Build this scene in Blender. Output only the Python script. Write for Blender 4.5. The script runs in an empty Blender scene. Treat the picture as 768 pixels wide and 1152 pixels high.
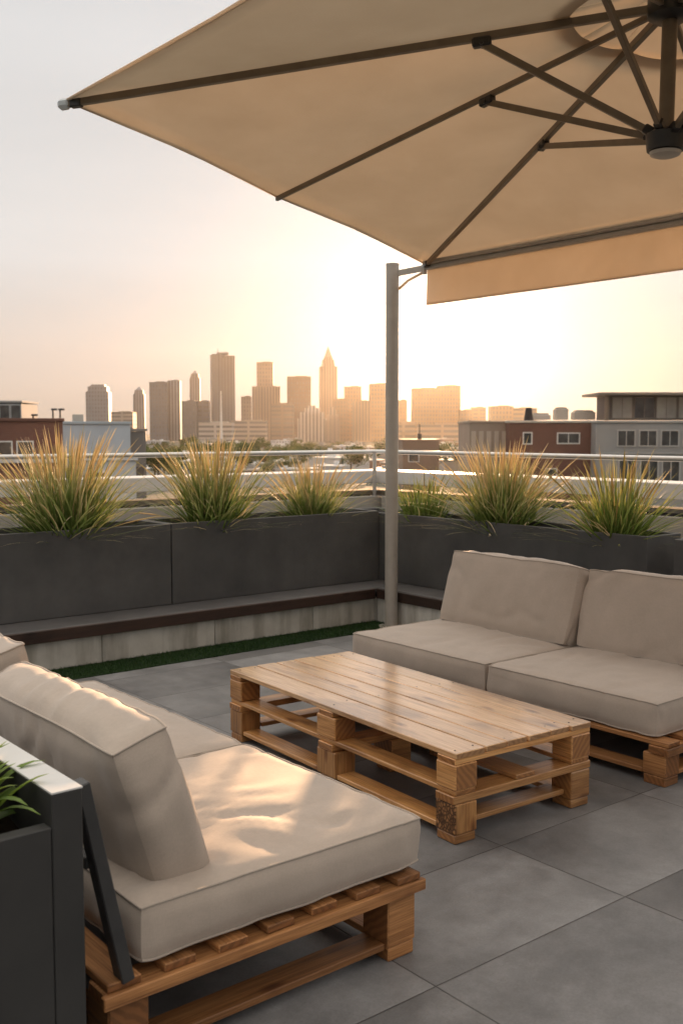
import bpy, bmesh, math, random
from mathutils import Vector, Matrix, noise
R = math.radians
sc = bpy.context.scene
COL = sc.collection

# ------------------------------------------------------------------ camera, world, sun, exposure
YAW, PITCH, H, F = R(50.8), R(4.41), 1.65, 1153.0
cam = bpy.data.cameras.new('camera')
camo = bpy.data.objects.new('camera', cam); COL.objects.link(camo)
camo.location = (0, 0, H); camo.rotation_euler = (R(90) - PITCH, 0, YAW - R(90))
cam.sensor_fit = 'VERTICAL'; cam.sensor_width = 24; cam.sensor_height = 36; cam.lens = 36 * F / 1152
cam.clip_start = .05; cam.clip_end = 12000
cam.dof.use_dof = True; cam.dof.focus_distance = 4.6; cam.dof.aperture_fstop = 5.6
sc.camera = camo
VEIL, SKYK = 1.7, .001
SUN_EL, SUN_AZ = R(5.7), YAW - R(5.4)          # azimuth counted from +X
sd = Vector((math.cos(SUN_AZ) * math.cos(SUN_EL), math.sin(SUN_AZ) * math.cos(SUN_EL), math.sin(SUN_EL)))
w = bpy.data.worlds.new('World'); sc.world = w; w.use_nodes = True
nt = w.node_tree; bg = nt.nodes['Background']
sky = nt.nodes.new('ShaderNodeTexSky'); sky.sky_type = 'NISHITA'; sky.sun_disc = False
sky.sun_elevation = SUN_EL; sky.sun_rotation = R(90) - SUN_AZ
sky.air_density = 1.0; sky.dust_density = 3.0; sky.ozone_density = 1.0; sky.altitude = 0
# bright veil added over the clear sky, strongest out of view overhead for fill
geo = nt.nodes.new('ShaderNodeTexCoord'); sxyz = nt.nodes.new('ShaderNodeSeparateXYZ'); nt.links.new(geo.outputs['Generated'], sxyz.inputs[0])
vr = nt.nodes.new('ShaderNodeValToRGB'); nt.links.new(sxyz.outputs[2], vr.inputs[0])
els = vr.color_ramp.elements
for k in range(3): els.new(.5)
for e_, (p_, c_) in zip(els, ((0, (.59, .47, .37)), (.06, (.59, .52, .46)), (.16, (.675, .665, .65)), (.38, (.645, .645, .645)), (.72, (1.95, 1.80, 1.62)))): e_.position = p_; e_.color = (*c_, 1)
nz = nt.nodes.new('ShaderNodeTexNoise'); mpn = nt.nodes.new('ShaderNodeMapping'); mpn.inputs['Scale'].default_value = (1.3, 1.3, 7)
nt.links.new(geo.outputs['Generated'], mpn.inputs[0]); nt.links.new(mpn.outputs[0], nz.inputs['Vector']); nz.inputs['Scale'].default_value = 1.6; nz.inputs['Detail'].default_value = 5
mrn = nt.nodes.new('ShaderNodeMapRange'); mrn.inputs[1].default_value = .3; mrn.inputs[2].default_value = .7; mrn.inputs[3].default_value = .95 * VEIL; mrn.inputs[4].default_value = 1.05 * VEIL
nt.links.new(nz.outputs['Fac'], mrn.inputs[0])
vm = nt.nodes.new('ShaderNodeVectorMath'); vm.operation = 'SCALE'; nt.links.new(vr.outputs[0], vm.inputs[0]); nt.links.new(mrn.outputs[0], vm.inputs['Scale'])
# veil dimmed away from the sunset side to cut fill from behind the camera
dt = nt.nodes.new('ShaderNodeVectorMath'); dt.operation = 'DOT_PRODUCT'; nt.links.new(geo.outputs['Generated'], dt.inputs[0]); dt.inputs[1].default_value = (math.cos(SUN_AZ), math.sin(SUN_AZ), 0)
md = nt.nodes.new('ShaderNodeMapRange'); md.inputs[1].default_value = -.5; md.inputs[2].default_value = .8; md.inputs[3].default_value = .60; md.inputs[4].default_value = 1; nt.links.new(dt.outputs['Value'], md.inputs[0])
v2 = nt.nodes.new('ShaderNodeVectorMath'); v2.operation = 'SCALE'; nt.links.new(vm.outputs[0], v2.inputs[0]); nt.links.new(md.outputs[0], v2.inputs['Scale']); vm = v2
wm = nt.nodes.new('ShaderNodeVectorMath'); wm.operation = 'MULTIPLY'; nt.links.new(sky.outputs[0], wm.inputs[0]); wm.inputs[1].default_value = (1, .88, 1.0)
sm = nt.nodes.new('ShaderNodeVectorMath'); sm.operation = 'SCALE'; nt.links.new(wm.outputs[0], sm.inputs[0]); sm.inputs['Scale'].default_value = SKYK
# aureole of forward scattered light round the low sun
d2 = nt.nodes.new('ShaderNodeVectorMath'); d2.operation = 'DOT_PRODUCT'; nt.links.new(geo.outputs['Generated'], d2.inputs[0]); d2.inputs[1].default_value = sd
for pw, col in ((420, (1.0, .88, .66)), (90, (.30, .26, .20)), (25, (.04, .035, .03))):
    pn = nt.nodes.new('ShaderNodeMath'); pn.operation = 'POWER'; pn.use_clamp = True; nt.links.new(d2.outputs['Value'], pn.inputs[0]); pn.inputs[1].default_value = pw
    gl = nt.nodes.new('ShaderNodeVectorMath'); gl.operation = 'SCALE'; gl.inputs[0].default_value = [c * VEIL for c in col]; nt.links.new(pn.outputs[0], gl.inputs['Scale'])
    ga = nt.nodes.new('ShaderNodeVectorMath'); ga.operation = 'ADD'; nt.links.new(vm.outputs[0], ga.inputs[0]); nt.links.new(gl.outputs[0], ga.inputs[1]); vm = ga
ad = nt.nodes.new('ShaderNodeVectorMath'); ad.operation = 'ADD'; nt.links.new(vm.outputs[0], ad.inputs[0]); nt.links.new(sm.outputs[0], ad.inputs[1])
nt.links.new(ad.outputs[0], bg.inputs[0]); bg.inputs[1].default_value = .15
sl = bpy.data.lights.new('sun', 'SUN'); sl.energy = 2.0; sl.angle = R(.6); sl.color = (1, .58, .30)
so = bpy.data.objects.new('sun', sl); COL.objects.link(so)
so.rotation_euler = (-sd).to_track_quat('-Z', 'Y').to_euler(); so.location = (0, 0, 30)
vs = sc.view_settings; vs.view_transform = 'Standard'; vs.look = 'None'; vs.gamma = 1; vs.use_curve_mapping = False
vs.exposure = 2.1
sc.cycles.max_bounces = 8; sc.cycles.volume_bounces = 0; sc.cycles.use_denoising = True

f0 = Vector((math.cos(YAW), math.sin(YAW), 0)); r0 = Vector((math.sin(YAW), -math.cos(YAW), 0))
def at(x, d, z=0):
    p = f0 * d + r0 * (d * (x - 384) / 1156.4); return Vector((p.x, p.y, z))

# ------------------------------------------------------------------ helpers
class MB:
    """collects verts/faces, builds one mesh object"""
    def __init__(s): s.v = []; s.f = []; s.g = []; s.t = []; s.e = []
    def add(s, vs, fs, g=None, t=None):
        s.e += [0.0] * len(fs)
        o = len(s.v); s.v += [Vector(p) for p in vs]; s.f += [tuple(i + o for i in q) for q in fs]
        s.g += list(g) if g else [Vector(p) for p in vs]
        s.t += (list(t) if hasattr(t, '__len__') else [0.5 if t is None else t] * len(vs))
    def box(s, c, d, ch=0, M=None, ax=None, t=None, rnd=None):
        """box at centre c, size d; ch chamfer; ax = grain axis"""
        c = Vector(c); h = Vector(d) / 2; vs = []; fs = []
        sg = [(x, y, z) for x in (-1, 1) for y in (-1, 1) for z in (-1, 1)]
        if ch <= 0:
            vs = [Vector((a * h.x, b * h.y, e * h.z)) for a, b, e in sg]
            fs = [(0, 1, 3, 2), (4, 6, 7, 5), (0, 4, 5, 1), (2, 3, 7, 6), (0, 2, 6, 4), (1, 5, 7, 3)]
        else:
            ix = {}
            for q in sg:
                for a in range(3):
                    p = [q[k] * (h[k] - (0 if k == a else ch)) for k in range(3)]
                    ix[q, a] = len(vs); vs.append(Vector(p))
            for a in range(3):
                b, e = (a + 1) % 3, (a + 2) % 3
                for sa in (-1, 1):
                    def K(sb, se):
                        q = [0, 0, 0]; q[a] = sa; q[b] = sb; q[e] = se; return ix[tuple(q), a]
                    fs.append((K(-1, -1), K(1, -1), K(1, 1), K(-1, 1)) if sa > 0 else (K(-1, -1), K(-1, 1), K(1, 1), K(1, -1)))
                for sb in (-1, 1):
                    for se in (-1, 1):
                        q0 = [0, 0, 0]; q1 = [0, 0, 0]; q0[a] = -1; q1[a] = 1
                        q0[b] = q1[b] = sb; q0[e] = q1[e] = se; q0, q1 = tuple(q0), tuple(q1)
                        fs.append((ix[q0, b], ix[q1, b], ix[q1, e], ix[q0, e]))
            for q in sg: fs.append((ix[q, 0], ix[q, 1], ix[q, 2]))
        g = None
        if ax is not None:
            o = Vector((random.uniform(-50, 50), random.uniform(-50, 50), random.uniform(-50, 50)))
            b, e = (ax + 1) % 3, (ax + 2) % 3
            g = [Vector((p[ax], p[b], p[e])) + o for p in vs]
        if M: vs = [M @ p for p in vs]
        s.add([p + c for p in vs], fs, g, t if t is not None else random.random())
        if ax is not None:
            for k in range(len(fs)):
                q = [Vector(g[i]) for i in fs[k]]; n_ = (q[1] - q[0]).cross(q[2] - q[0])
                if n_.length and abs(n_.normalized().x) > .9: s.e[len(s.e) - len(fs) + k] = 1.0
    def tube(s, pts, rad, n=10, cap=True, t=None):
        pts = [Vector(p) for p in pts]; rr = rad if hasattr(rad, '__len__') else [rad] * len(pts)
        vs = []; up = None
        for i, p in enumerate(pts):
            d = (pts[min(i + 1, len(pts) - 1)] - pts[max(i - 1, 0)]).normalized()
            if up is None:
                up = Vector((0, 0, 1)) if abs(d.z) < .9 else Vector((1, 0, 0))
            a = d.cross(up).normalized(); b = a.cross(d); up = b
            vs += [p + (a * math.cos(k * 2 * math.pi / n) + b * math.sin(k * 2 * math.pi / n)) * rr[i] for k in range(n)]
        fs = [(i * n + k, i * n + (k + 1) % n, (i + 1) * n + (k + 1) % n, (i + 1) * n + k) for i in range(len(pts) - 1) for k in range(n)]
        if cap: fs += [tuple(range(n))[::-1], tuple(range((len(pts) - 1) * n, len(pts) * n))]
        s.add(vs, fs, None, t)
    def bar(s, a, b, wd, ht, upv=(0, 0, 1), ch=.003):
        a, b = Vector(a), Vector(b); d = b - a; L = d.length; x = d.normalized()
        y = Vector(upv).cross(x).normalized(); z = x.cross(y)
        M = Matrix((x, y, z)).transposed()
        s.box((a + b) / 2, (L, wd, ht), ch, M)
    def build(s, name, mat, parent=None, smooth=False, autos=None, recalc=True):
        me = bpy.data.meshes.new(name)
        root = parent
        while root is not None and root.parent is not None: root = root.parent
        off = root.location if root is not None and root.get('_w') else Vector((0, 0, 0))
        me.from_pydata([p - off for p in s.v], [], s.f)
        if recalc:
            bm = bmesh.new(); bm.from_mesh(me); bmesh.ops.recalc_face_normals(bm, faces=bm.faces[:]); bm.to_mesh(me); bm.free()
        ga = me.attributes.new('g', 'FLOAT_VECTOR', 'POINT'); ga.data.foreach_set('vector', [k for p in s.g for k in p])
        ta = me.attributes.new('tint', 'FLOAT', 'POINT'); ta.data.foreach_set('value', s.t)
        if any(s.e):
            ea = me.attributes.new('endg', 'FLOAT', 'FACE'); ea.data.foreach_set('value', s.e)
        uv = me.uv_layers.new(name='UVMap'); me.update()
        buf = []
        for p in me.polygons:
            n = p.normal
            if abs(n.z) > .7: tx, ty = Vector((1, 0, 0)), Vector((0, 1, 0))
            else: tx, ty = Vector((-n.y, n.x, 0)).normalized(), Vector((0, 0, 1))
            for vi in p.vertices:
                q = me.vertices[vi].co; buf += [q.dot(tx), q.dot(ty)]
        uv.data.foreach_set('uv', buf)
        if mat: me.materials.append(mat)
        if smooth:
            me.polygons.foreach_set('use_smooth', [True] * len(me.polygons))
        o = bpy.data.objects.new(name, me); COL.objects.link(o)
        if autos:
            me.polygons.foreach_set('use_smooth', [True] * len(me.polygons)); me.set_sharp_from_angle(angle=R(autos))
        if parent is not None: o.parent = parent
        return o

def thing(name, label, cat, loc=(0, 0, 0), rz=0, group=None):
    """Empty at the thing's base; parts given in world coordinates when rz == 0"""
    o = bpy.data.objects.new(name, None); COL.objects.link(o); o.empty_display_size = .2
    o.location = loc; o.rotation_euler = (0, 0, rz); o['label'] = label; o['category'] = cat
    o['_w'] = 1 if rz == 0 else 0
    if group: o['group'] = group
    return o
def tag(o, label, cat, group=None):
    o['label'] = label; o['category'] = cat
    if group: o['group'] = group
    return o
def kind(o, k): o['kind'] = k; return o
def copy_tree(o, parent=None):
    c = o.copy(); COL.objects.link(c)
    if parent is not None: c.parent = parent
    for ch in [q for q in list(o.children)]: copy_tree(ch, c)
    return c

# ------------------------------------------------------------------ materials
def mat(name, base=(.5, .5, .5), rough=.6, metal=0, spec=.5):
    m = bpy.data.materials.new(name); m.use_nodes = True
    b = m.node_tree.nodes['Principled BSDF']
    b.inputs['Base Color'].default_value = (*base, 1); b.inputs['Roughness'].default_value = rough
    b.inputs['Metallic'].default_value = metal; b.inputs['Specular IOR Level'].default_value = spec
    return m, m.node_tree, b
def N(t, k, **kw):
    n = t.nodes.new('ShaderNode' + k)
    for a, v in kw.items():
        if a[0] == '_': n.inputs[a[1:].replace('_', ' ')].default_value = v
        else: setattr(n, a, v)
    return n
def ramp(t, fac, stops):
    n = t.nodes.new('ShaderNodeValToRGB'); e = n.color_ramp.elements
    while len(e) < len(stops): e.new(.5)
    for i, (p, c) in enumerate(stops): e[i].position = p; e[i].color = (*c, 1) if len(c) == 3 else c
    t.links.new(fac, n.inputs[0]); return n.outputs[0]
def mixc(t, fac, a, b, mode='MIX'):
    n = t.nodes.new('ShaderNodeMix'); n.data_type = 'RGBA'; n.blend_type = mode
    for s, v in ((0, fac), (6, a), (7, b)):
        if hasattr(v, 'links') or isinstance(v, bpy.types.NodeSocket): t.links.new(v, n.inputs[s])
        else: n.inputs[s].default_value = v if s == 0 else (*v, 1)
    return n.outputs[2]
def bump(t, b, h, strength=.3, dist=.002):
    n = N(t, 'Bump', _Strength=strength, _Distance=dist); t.links.new(h, n.inputs['Height']); t.links.new(n.outputs[0], b.inputs['Normal']); return n
def noise_tex(t, vec, scale, detail=4, rough=.55, dist=0):
    n = N(t, 'TexNoise', _Scale=scale, _Detail=detail, _Roughness=rough, _Distortion=dist)
    if vec is not None: t.links.new(vec, n.inputs['Vector'])
    return n.outputs['Fac']
def mapped(t, vec, scale):
    n = N(t, 'Mapping'); n.inputs['Scale'].default_value = scale; t.links.new(vec, n.inputs[0]); return n.outputs[0]

def speckled(name, a, b, scale, rough=.6, bs=.15, bd=.002, metal=0, spec=.5, coord='Object', r2=None):
    m, t, p = mat(name, a, rough, metal, spec)
    tc = N(t, 'TexCoord').outputs[coord]
    n1 = noise_tex(t, tc, scale, 6, .6)
    t.links.new(ramp(t, n1, [(.3, a), (.7, b)]), p.inputs['Base Color'])
    if r2 is not None:
        mr = N(t, 'MapRange'); mr.inputs[3].default_value = rough; mr.inputs[4].default_value = r2
        t.links.new(n1, mr.inputs[0]); t.links.new(mr.outputs[0], p.inputs['Roughness'])
    if bs: bump(t, p, noise_tex(t, tc, scale * 8, 4), bs, bd)
    return m

def wood(name, dark, mid, light, rough=.42, spec=.5):
    m, t, p = mat(name, mid, rough, 0, spec)
    g = N(t, 'Attribute', attribute_name='g').outputs['Vector']
    ti = N(t, 'Attribute', attribute_name='tint').outputs['Fac']
    v1 = mapped(t, g, (1.1, 26, 26)); n1 = noise_tex(t, v1, 1, 6, .62, .6)
    v2 = mapped(t, g, (5, 160, 160)); n2 = noise_tex(t, v2, 1, 3, .6)
    v3 = mapped(t, g, (2.6, 7, 7)); n3 = noise_tex(t, v3, 1, 3, .5, .4)
    c = ramp(t, n1, [(.25, dark), (.48, mid), (.72, light)])
    c2 = mixc(t, .45, c, ramp(t, n2, [(.35, dark), (.65, light)]), 'MIX')
    tc = ramp(t, ti, [(0, (.52, .47, .42)), (.5, (.90, .87, .85)), (1, (1.15, 1.10, 1.05))])
    c3 = mixc(t, 1.0, c2, tc, 'MULTIPLY')
    st = ramp(t, n3, [(.30, (.36, .29, .24)), (.48, (1, 1, 1))])      # weather stains
    c4 = mixc(t, .7, c3, st, 'MULTIPLY')
    vo = N(t, 'TexVoronoi', _Scale=1.0); t.links.new(mapped(t, g, (3.2, 9, 9)), vo.inputs['Vector'])
    kn = ramp(t, vo.outputs['Distance'], [(.05, (.16, .09, .05)), (.12, (.55, .42, .34)), (.2, (1, 1, 1))])     # knots
    c5 = mixc(t, .85, c4, kn, 'MULTIPLY')
    eg = N(t, 'Attribute', attribute_name='endg').outputs['Fac']                 # sawn end grain: rings, darker
    rg = N(t, 'TexWave', wave_type='RINGS', rings_direction='X', _Scale=13.0, _Distortion=4.5, _Detail=3.0); t.links.new(g, rg.inputs['Vector'])
    ec = mixc(t, .28, mixc(t, .35, mid, dark), ramp(t, rg.outputs['Fac'], [(.2, tuple(k * .45 for k in dark)), (.8, mid)]))
    c5 = mixc(t, eg, c5, mixc(t, 1, ec, (.72, .66, .62), 'MULTIPLY'))
    t.links.new(c5, p.inputs['Base Color'])
    mr = N(t, 'MapRange'); mr.inputs[3].default_value = rough - .12; mr.inputs[4].default_value = rough + .2
    t.links.new(n1, mr.inputs[0]); t.links.new(mr.outputs[0], p.inputs['Roughness'])
    bump(t, p, n2, .35, .0015)
    return m

def fabric(name, a, b, rough=.68):
    m, t, p = mat(name, a, rough, 0, .35)
    g = N(t, 'Attribute', attribute_name='g').outputs['Vector']
    n1 = noise_tex(t, g, 5, 5, .6)
    n2 = noise_tex(t, mapped(t, g, (420, 420, 60)), 1, 2)
    n3 = noise_tex(t, mapped(t, g, (60, 60, 420)), 1, 2)
    c = ramp(t, n1, [(.3, a), (.7, b)])
    mm = N(t, 'Math', operation='ADD'); t.links.new(n2, mm.inputs[0]); t.links.new(n3, mm.inputs[1])
    mh = N(t, 'Math', operation='MULTIPLY'); t.links.new(mm.outputs[0], mh.inputs[0]); mh.inputs[1].default_value = .5
    c = mixc(t, .22, c, ramp(t, mh.outputs[0], [(.3, (.55, .55, .55)), (.7, (1.2, 1.2, 1.2))]), 'MULTIPLY')
    t.links.new(c, p.inputs['Base Color'])
    p.inputs['Sheen Weight'].default_value = .3; p.inputs['Sheen Roughness'].default_value = .5
    bump(t, p, mh.outputs[0], .35, .0012)
    return m

def leafmat(name, stops, transl=.45, rough=.5):
    m = bpy.data.materials.new(name); m.use_nodes = True; t = m.node_tree
    p = t.nodes['Principled BSDF']; out = t.nodes['Material Output']
    ti = N(t, 'Attribute', attribute_name='tint').outputs['Fac']
    g = N(t, 'Attribute', attribute_name='g').outputs['Vector']
    n = noise_tex(t, g, 9, 3)
    ad = N(t, 'Math', operation='MULTIPLY_ADD'); t.links.new(n, ad.inputs[0]); ad.inputs[1].default_value = .5; t.links.new(ti, ad.inputs[2])
    ad2 = N(t, 'Math', operation='SUBTRACT'); t.links.new(ad.outputs[0], ad2.inputs[0]); ad2.inputs[1].default_value = .25
    c = ramp(t, ad2.outputs[0], stops)
    t.links.new(c, p.inputs['Base Color']); p.inputs['Roughness'].default_value = rough; p.inputs['Specular IOR Level'].default_value = .3
    tr = N(t, 'BsdfTranslucent'); t.links.new(c, tr.inputs[0])
    mx = N(t, 'MixShader'); mx.inputs[0].default_value = transl
    t.links.new(p.outputs[0], mx.inputs[1]); t.links.new(tr.outputs[0], mx.inputs[2]); t.links.new(mx.outputs[0], out.inputs[0])
    return m

M_wood = wood('table_wood', (.22, .085, .026), (.66, .32, .105), (.86, .50, .205), .40)
M_wood.node_tree.nodes['Principled BSDF'].inputs['Coat Weight'].default_value = .5; M_wood.node_tree.nodes['Principled BSDF'].inputs['Coat Roughness'].default_value = .22
M_top = wood('tabletop_wood_lit', (.34, .15, .052), (.72, .43, .195), (.90, .63, .37), .32)  # table wood lightened, sky reflection on the top put into its colour
_b = M_top.node_tree.nodes['Principled BSDF']; _b.inputs['Coat Weight'].default_value = 1; _b.inputs['Coat Roughness'].default_value = .14
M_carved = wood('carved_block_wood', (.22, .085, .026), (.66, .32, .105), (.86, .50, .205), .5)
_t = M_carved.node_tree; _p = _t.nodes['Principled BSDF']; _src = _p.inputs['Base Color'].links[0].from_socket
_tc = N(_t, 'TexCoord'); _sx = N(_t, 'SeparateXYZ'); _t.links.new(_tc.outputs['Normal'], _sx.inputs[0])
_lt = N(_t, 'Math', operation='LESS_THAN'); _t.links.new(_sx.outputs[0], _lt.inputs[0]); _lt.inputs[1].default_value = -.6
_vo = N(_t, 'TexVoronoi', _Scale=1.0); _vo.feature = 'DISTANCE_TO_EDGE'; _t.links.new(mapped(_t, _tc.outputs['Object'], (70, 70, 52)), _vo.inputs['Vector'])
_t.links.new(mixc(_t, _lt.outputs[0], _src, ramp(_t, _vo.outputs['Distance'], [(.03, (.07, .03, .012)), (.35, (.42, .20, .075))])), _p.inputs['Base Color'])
M_woodd = wood('pallet_wood', (.13, .052, .018), (.42, .19, .066), (.60, .31, .125), .55)
M_fab = fabric('cushion_fabric', (.435, .365, .305), (.50, .42, .355))
M_pipe = fabric('piping_fabric', (.39, .33, .275), (.45, .38, .32))
M_planter = speckled('planter_fibre_cement', (.066, .066, .067), (.104, .103, .103), 3.0, .55, .12, .001, r2=.7)
_t = M_planter.node_tree; _p = _t.nodes['Principled BSDF']; _src = _p.inputs['Base Color'].links[0].from_socket
_tc = N(_t, 'TexCoord').outputs['Object']
_st = ramp(_t, noise_tex(_t, mapped(_t, _tc, (7, 7, .9)), 1, 4, .5), [(.30, (.93, .93, .93)), (.70, (1.05, 1.05, 1.04))])
_du = ramp(_t, noise_tex(_t, _tc, 1.1, 7, .7), [(.45, (1, 1, 1)), (.75, (1.22, 1.21, 1.19))])
_t.links.new(mixc(_t, 1, mixc(_t, .8, _src, _st, 'MULTIPLY'), _du, 'MULTIPLY'), _p.inputs['Base Color'])
M_plnear = speckled('near_planter_fibre_cement_shaded', (.026, .026, .026), (.042, .041, .040), 3.0, .5, .15, .001, r2=.7)  # planter cement darkened, weaker light on the near box put into its colour
M_planterpale = speckled('planter_rim_lit', (.60, .60, .59), (.68, .68, .67), 6.0, .6, .1, .001)  # pale colour carries the light on top of the near planter's rim
M_slab = speckled('bench_slab', (.085, .083, .085), (.13, .125, .125), 4.0, .55, .15, .001)
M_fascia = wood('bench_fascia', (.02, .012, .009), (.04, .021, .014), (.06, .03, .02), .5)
M_soil = speckled('soil', (.012, .008, .006), (.04, .028, .018), 30, .95, .9, .02, spec=.1)
M_metal = speckled('grey_metal', (.42, .38, .335), (.48, .44, .39), 12, .42, .05, .0005, metal=.15)
M_dark = speckled('dark_metal', (.035, .035, .037), (.05, .05, .05), 14, .5, .1, .0005)
M_black = speckled('black_plastic', (.012, .011, .010), (.022, .02, .018), 20, .4, .1, .0005)
M_bronze = speckled('bronze_rib', (.15, .115, .08), (.19, .15, .105), 10, .42, .05, .0005, metal=.3)
M_rail = speckled('rail_steel', (.55, .54, .52), (.62, .61, .59), 14, .3, .05, .0005, metal=.6)
M_cap = speckled('end_cap_plastic', (.42, .46, .48), (.55, .58, .60), 20, .35, .05, .0005)
M_coping = speckled('coping', (.62, .60, .57), (.72, .70, .67), 2.5, .5, .1, .002)
M_paraw = speckled('parapet_render', (.30, .285, .26), (.38, .36, .33), 2.0, .8, .25, .003)

M_gapshadow = speckled('gap_shadow', (.02, .02, .02), (.04, .04, .04), 6, .95, .2, .002, spec=.1)  # near-black colour for the shadow gap below the coping
# concrete bench base with run-down stains
def concrete():
    m, t, p = mat('bench_concrete', (.36, .35, .32), .8)
    tc = N(t, 'TexCoord').outputs['Object']
    n1 = noise_tex(t, tc, 3.5, 7, .65); n2 = noise_tex(t, mapped(t, tc, (7, 7, .9)), 1, 5, .6); n3 = noise_tex(t, tc, 60, 3)
    c = ramp(t, n1, [(.3, (.52, .50, .455)), (.7, (.72, .70, .645))])
    c = mixc(t, .75, c, ramp(t, n2, [(.33, (.52, .50, .46)), (.56, (1, 1, 1))]), 'MULTIPLY')
    t.links.new(c, p.inputs['Base Color']); bump(t, p, n3, .3, .002); return m
M_conc = concrete()

def tiles():
    m, t, p = mat('floor_tiles', (.2, .2, .2), .5)
    tc = N(t, 'TexCoord').outputs['Object']
    sx = N(t, 'SeparateXYZ'); t.links.new(tc, sx.inputs[0])
    def mth(op, a, b=None, c=None):
        n = N(t, 'Math', operation=op)
        for i, v in enumerate((a, b, c)):
            if v is None: continue
            if isinstance(v, (int, float)): n.inputs[i].default_value = v
            else: t.links.new(v, n.inputs[i])
        return n.outputs[0]
    W_, L_ = .94, .585
    u = mth('DIVIDE', mth('SUBTRACT', sx.outputs[0], 3.02 - W_ * 20), W_)
    v = mth('DIVIDE', mth('SUBTRACT', sx.outputs[1], 2.105 - L_ * 20), L_)
    fu, fv = mth('FRACT', u), mth('FRACT', v); iu, iv = mth('FLOOR', u), mth('FLOOR', v)
    du = mth('MULTIPLY', mth('MINIMUM', fu, mth('SUBTRACT', 1, fu)), W_)
    dv = mth('MULTIPLY', mth('MINIMUM', fv, mth('SUBTRACT', 1, fv)), L_)
    d = mth('MINIMUM', du, dv)
    cv = N(t, 'CombineXYZ'); t.links.new(iu, cv.inputs[0]); t.links.new(iv, cv.inputs[1])
    wn = N(t, 'TexWhiteNoise'); wn.noise_dimensions = '3D'; t.links.new(cv.outputs[0], wn.inputs['Vector'])
    off = N(t, 'VectorMath', operation='MULTIPLY_ADD'); t.links.new(wn.outputs['Color'], off.inputs[0])
    off.inputs[1].default_value = (30, 30, 30); t.links.new(tc, off.inputs[2]); vec = off.outputs[0]
    n1 = noise_tex(t, vec, 1.7, 8, .62, .3); n2 = noise_tex(t, vec, 9, 8, .7); n3 = noise_tex(t, vec, 130, 3)
    c = ramp(t, n1, [(.28, (.112, .114, .118)), (.5, (.187, .187, .19)), (.72, (.275, .277, .282))])
    c = mixc(t, .6, c, ramp(t, n2, [(.3, (.62, .61, .60)), (.7, (1.2, 1.2, 1.2))]), 'MULTIPLY')
    c = mixc(t, .25, c, ramp(t, n3, [(.3, (.6, .6, .6)), (.7, (1.3, 1.3, 1.3))]), 'MULTIPLY')
    c = mixc(t, 1, c, ramp(t, wn.outputs['Value'], [(0, (.80, .79, .79)), (1, (1.2, 1.2, 1.21))]), 'MULTIPLY')
    j = ramp(t, d, [(.0018, (0, 0, 0)), (.0036, (1, 1, 1))])
    c = mixc(t, j, (.028, .026, .025), c)
    t.links.new(c, p.inputs['Base Color'])
    mr = N(t, 'MapRange'); mr.inputs[3].default_value = .34; mr.inputs[4].default_value = .66
    t.links.new(n2, mr.inputs[0]); t.links.new(mr.outputs[0], p.inputs['Roughness'])
    h = mth('ADD', mth('MULTIPLY', j, 1.0), mth('MULTIPLY', n3, .12))
    bump(t, p, h, .5, .003)
    return m
M_tiles = tiles()

def canopy_mat():
    m = bpy.data.materials.new('canopy_fabric'); m.use_nodes = True; t = m.node_tree
    p = t.nodes['Principled BSDF']; out = t.nodes['Material Output']
    tc = N(t, 'TexCoord').outputs['Object']
    n1 = noise_tex(t, tc, 2.2, 5, .6); n2 = noise_tex(t, tc, 320, 2)
    c = ramp(t, n1, [(.3, (.67, .585, .475)), (.7, (.73, .645, .535))])
    t.links.new(c, p.inputs['Base Color']); p.inputs['Roughness'].default_value = .85; p.inputs['Specular IOR Level'].default_value = .2
    bump(t, p, n2, .25, .0008)
    tr = N(t, 'BsdfTranslucent'); t.links.new(c, tr.inputs[0])
    mx = N(t, 'MixShader'); mx.inputs[0].default_value = .5
    t.links.new(p.outputs[0], mx.inputs[1]); t.links.new(tr.outputs[0], mx.inputs[2]); t.links.new(mx.outputs[0], out.inputs[0])
    return m
M_canopy = canopy_mat()

M_grass = leafmat('ornamental_grass', [(.0, (.055, .10, .022)), (.36, (.16, .22, .055)), (.62, (.42, .39, .16)), (.84, (.78, .63, .36)), (1, (.86, .72, .48))], .48)
M_green = leafmat('green_grass', [(.0, (.06, .11, .022)), (.4, (.17, .23, .05)), (.75, (.42, .38, .13)), (1, (.66, .50, .26))], .5)
M_strap = leafmat('strap_leaf', [(.0, (.03, .075, .012)), (.4, (.10, .19, .025)), (.75, (.20, .29, .04)), (1, (.33, .36, .08))], .4, .4)
M_turf = leafmat('turf', [(.0, (.014, .036, .010)), (.5, (.034, .075, .020)), (1, (.065, .12, .036))], .3, .6)
M_tree = leafmat('tree_leaves', [(.0, (.025, .045, .012)), (.5, (.06, .095, .022)), (1, (.13, .15, .035))], .3, .6)
M_trunk = speckled('bark', (.06, .045, .03), (.11, .085, .06), 4, .9, .5, .02)

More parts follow.
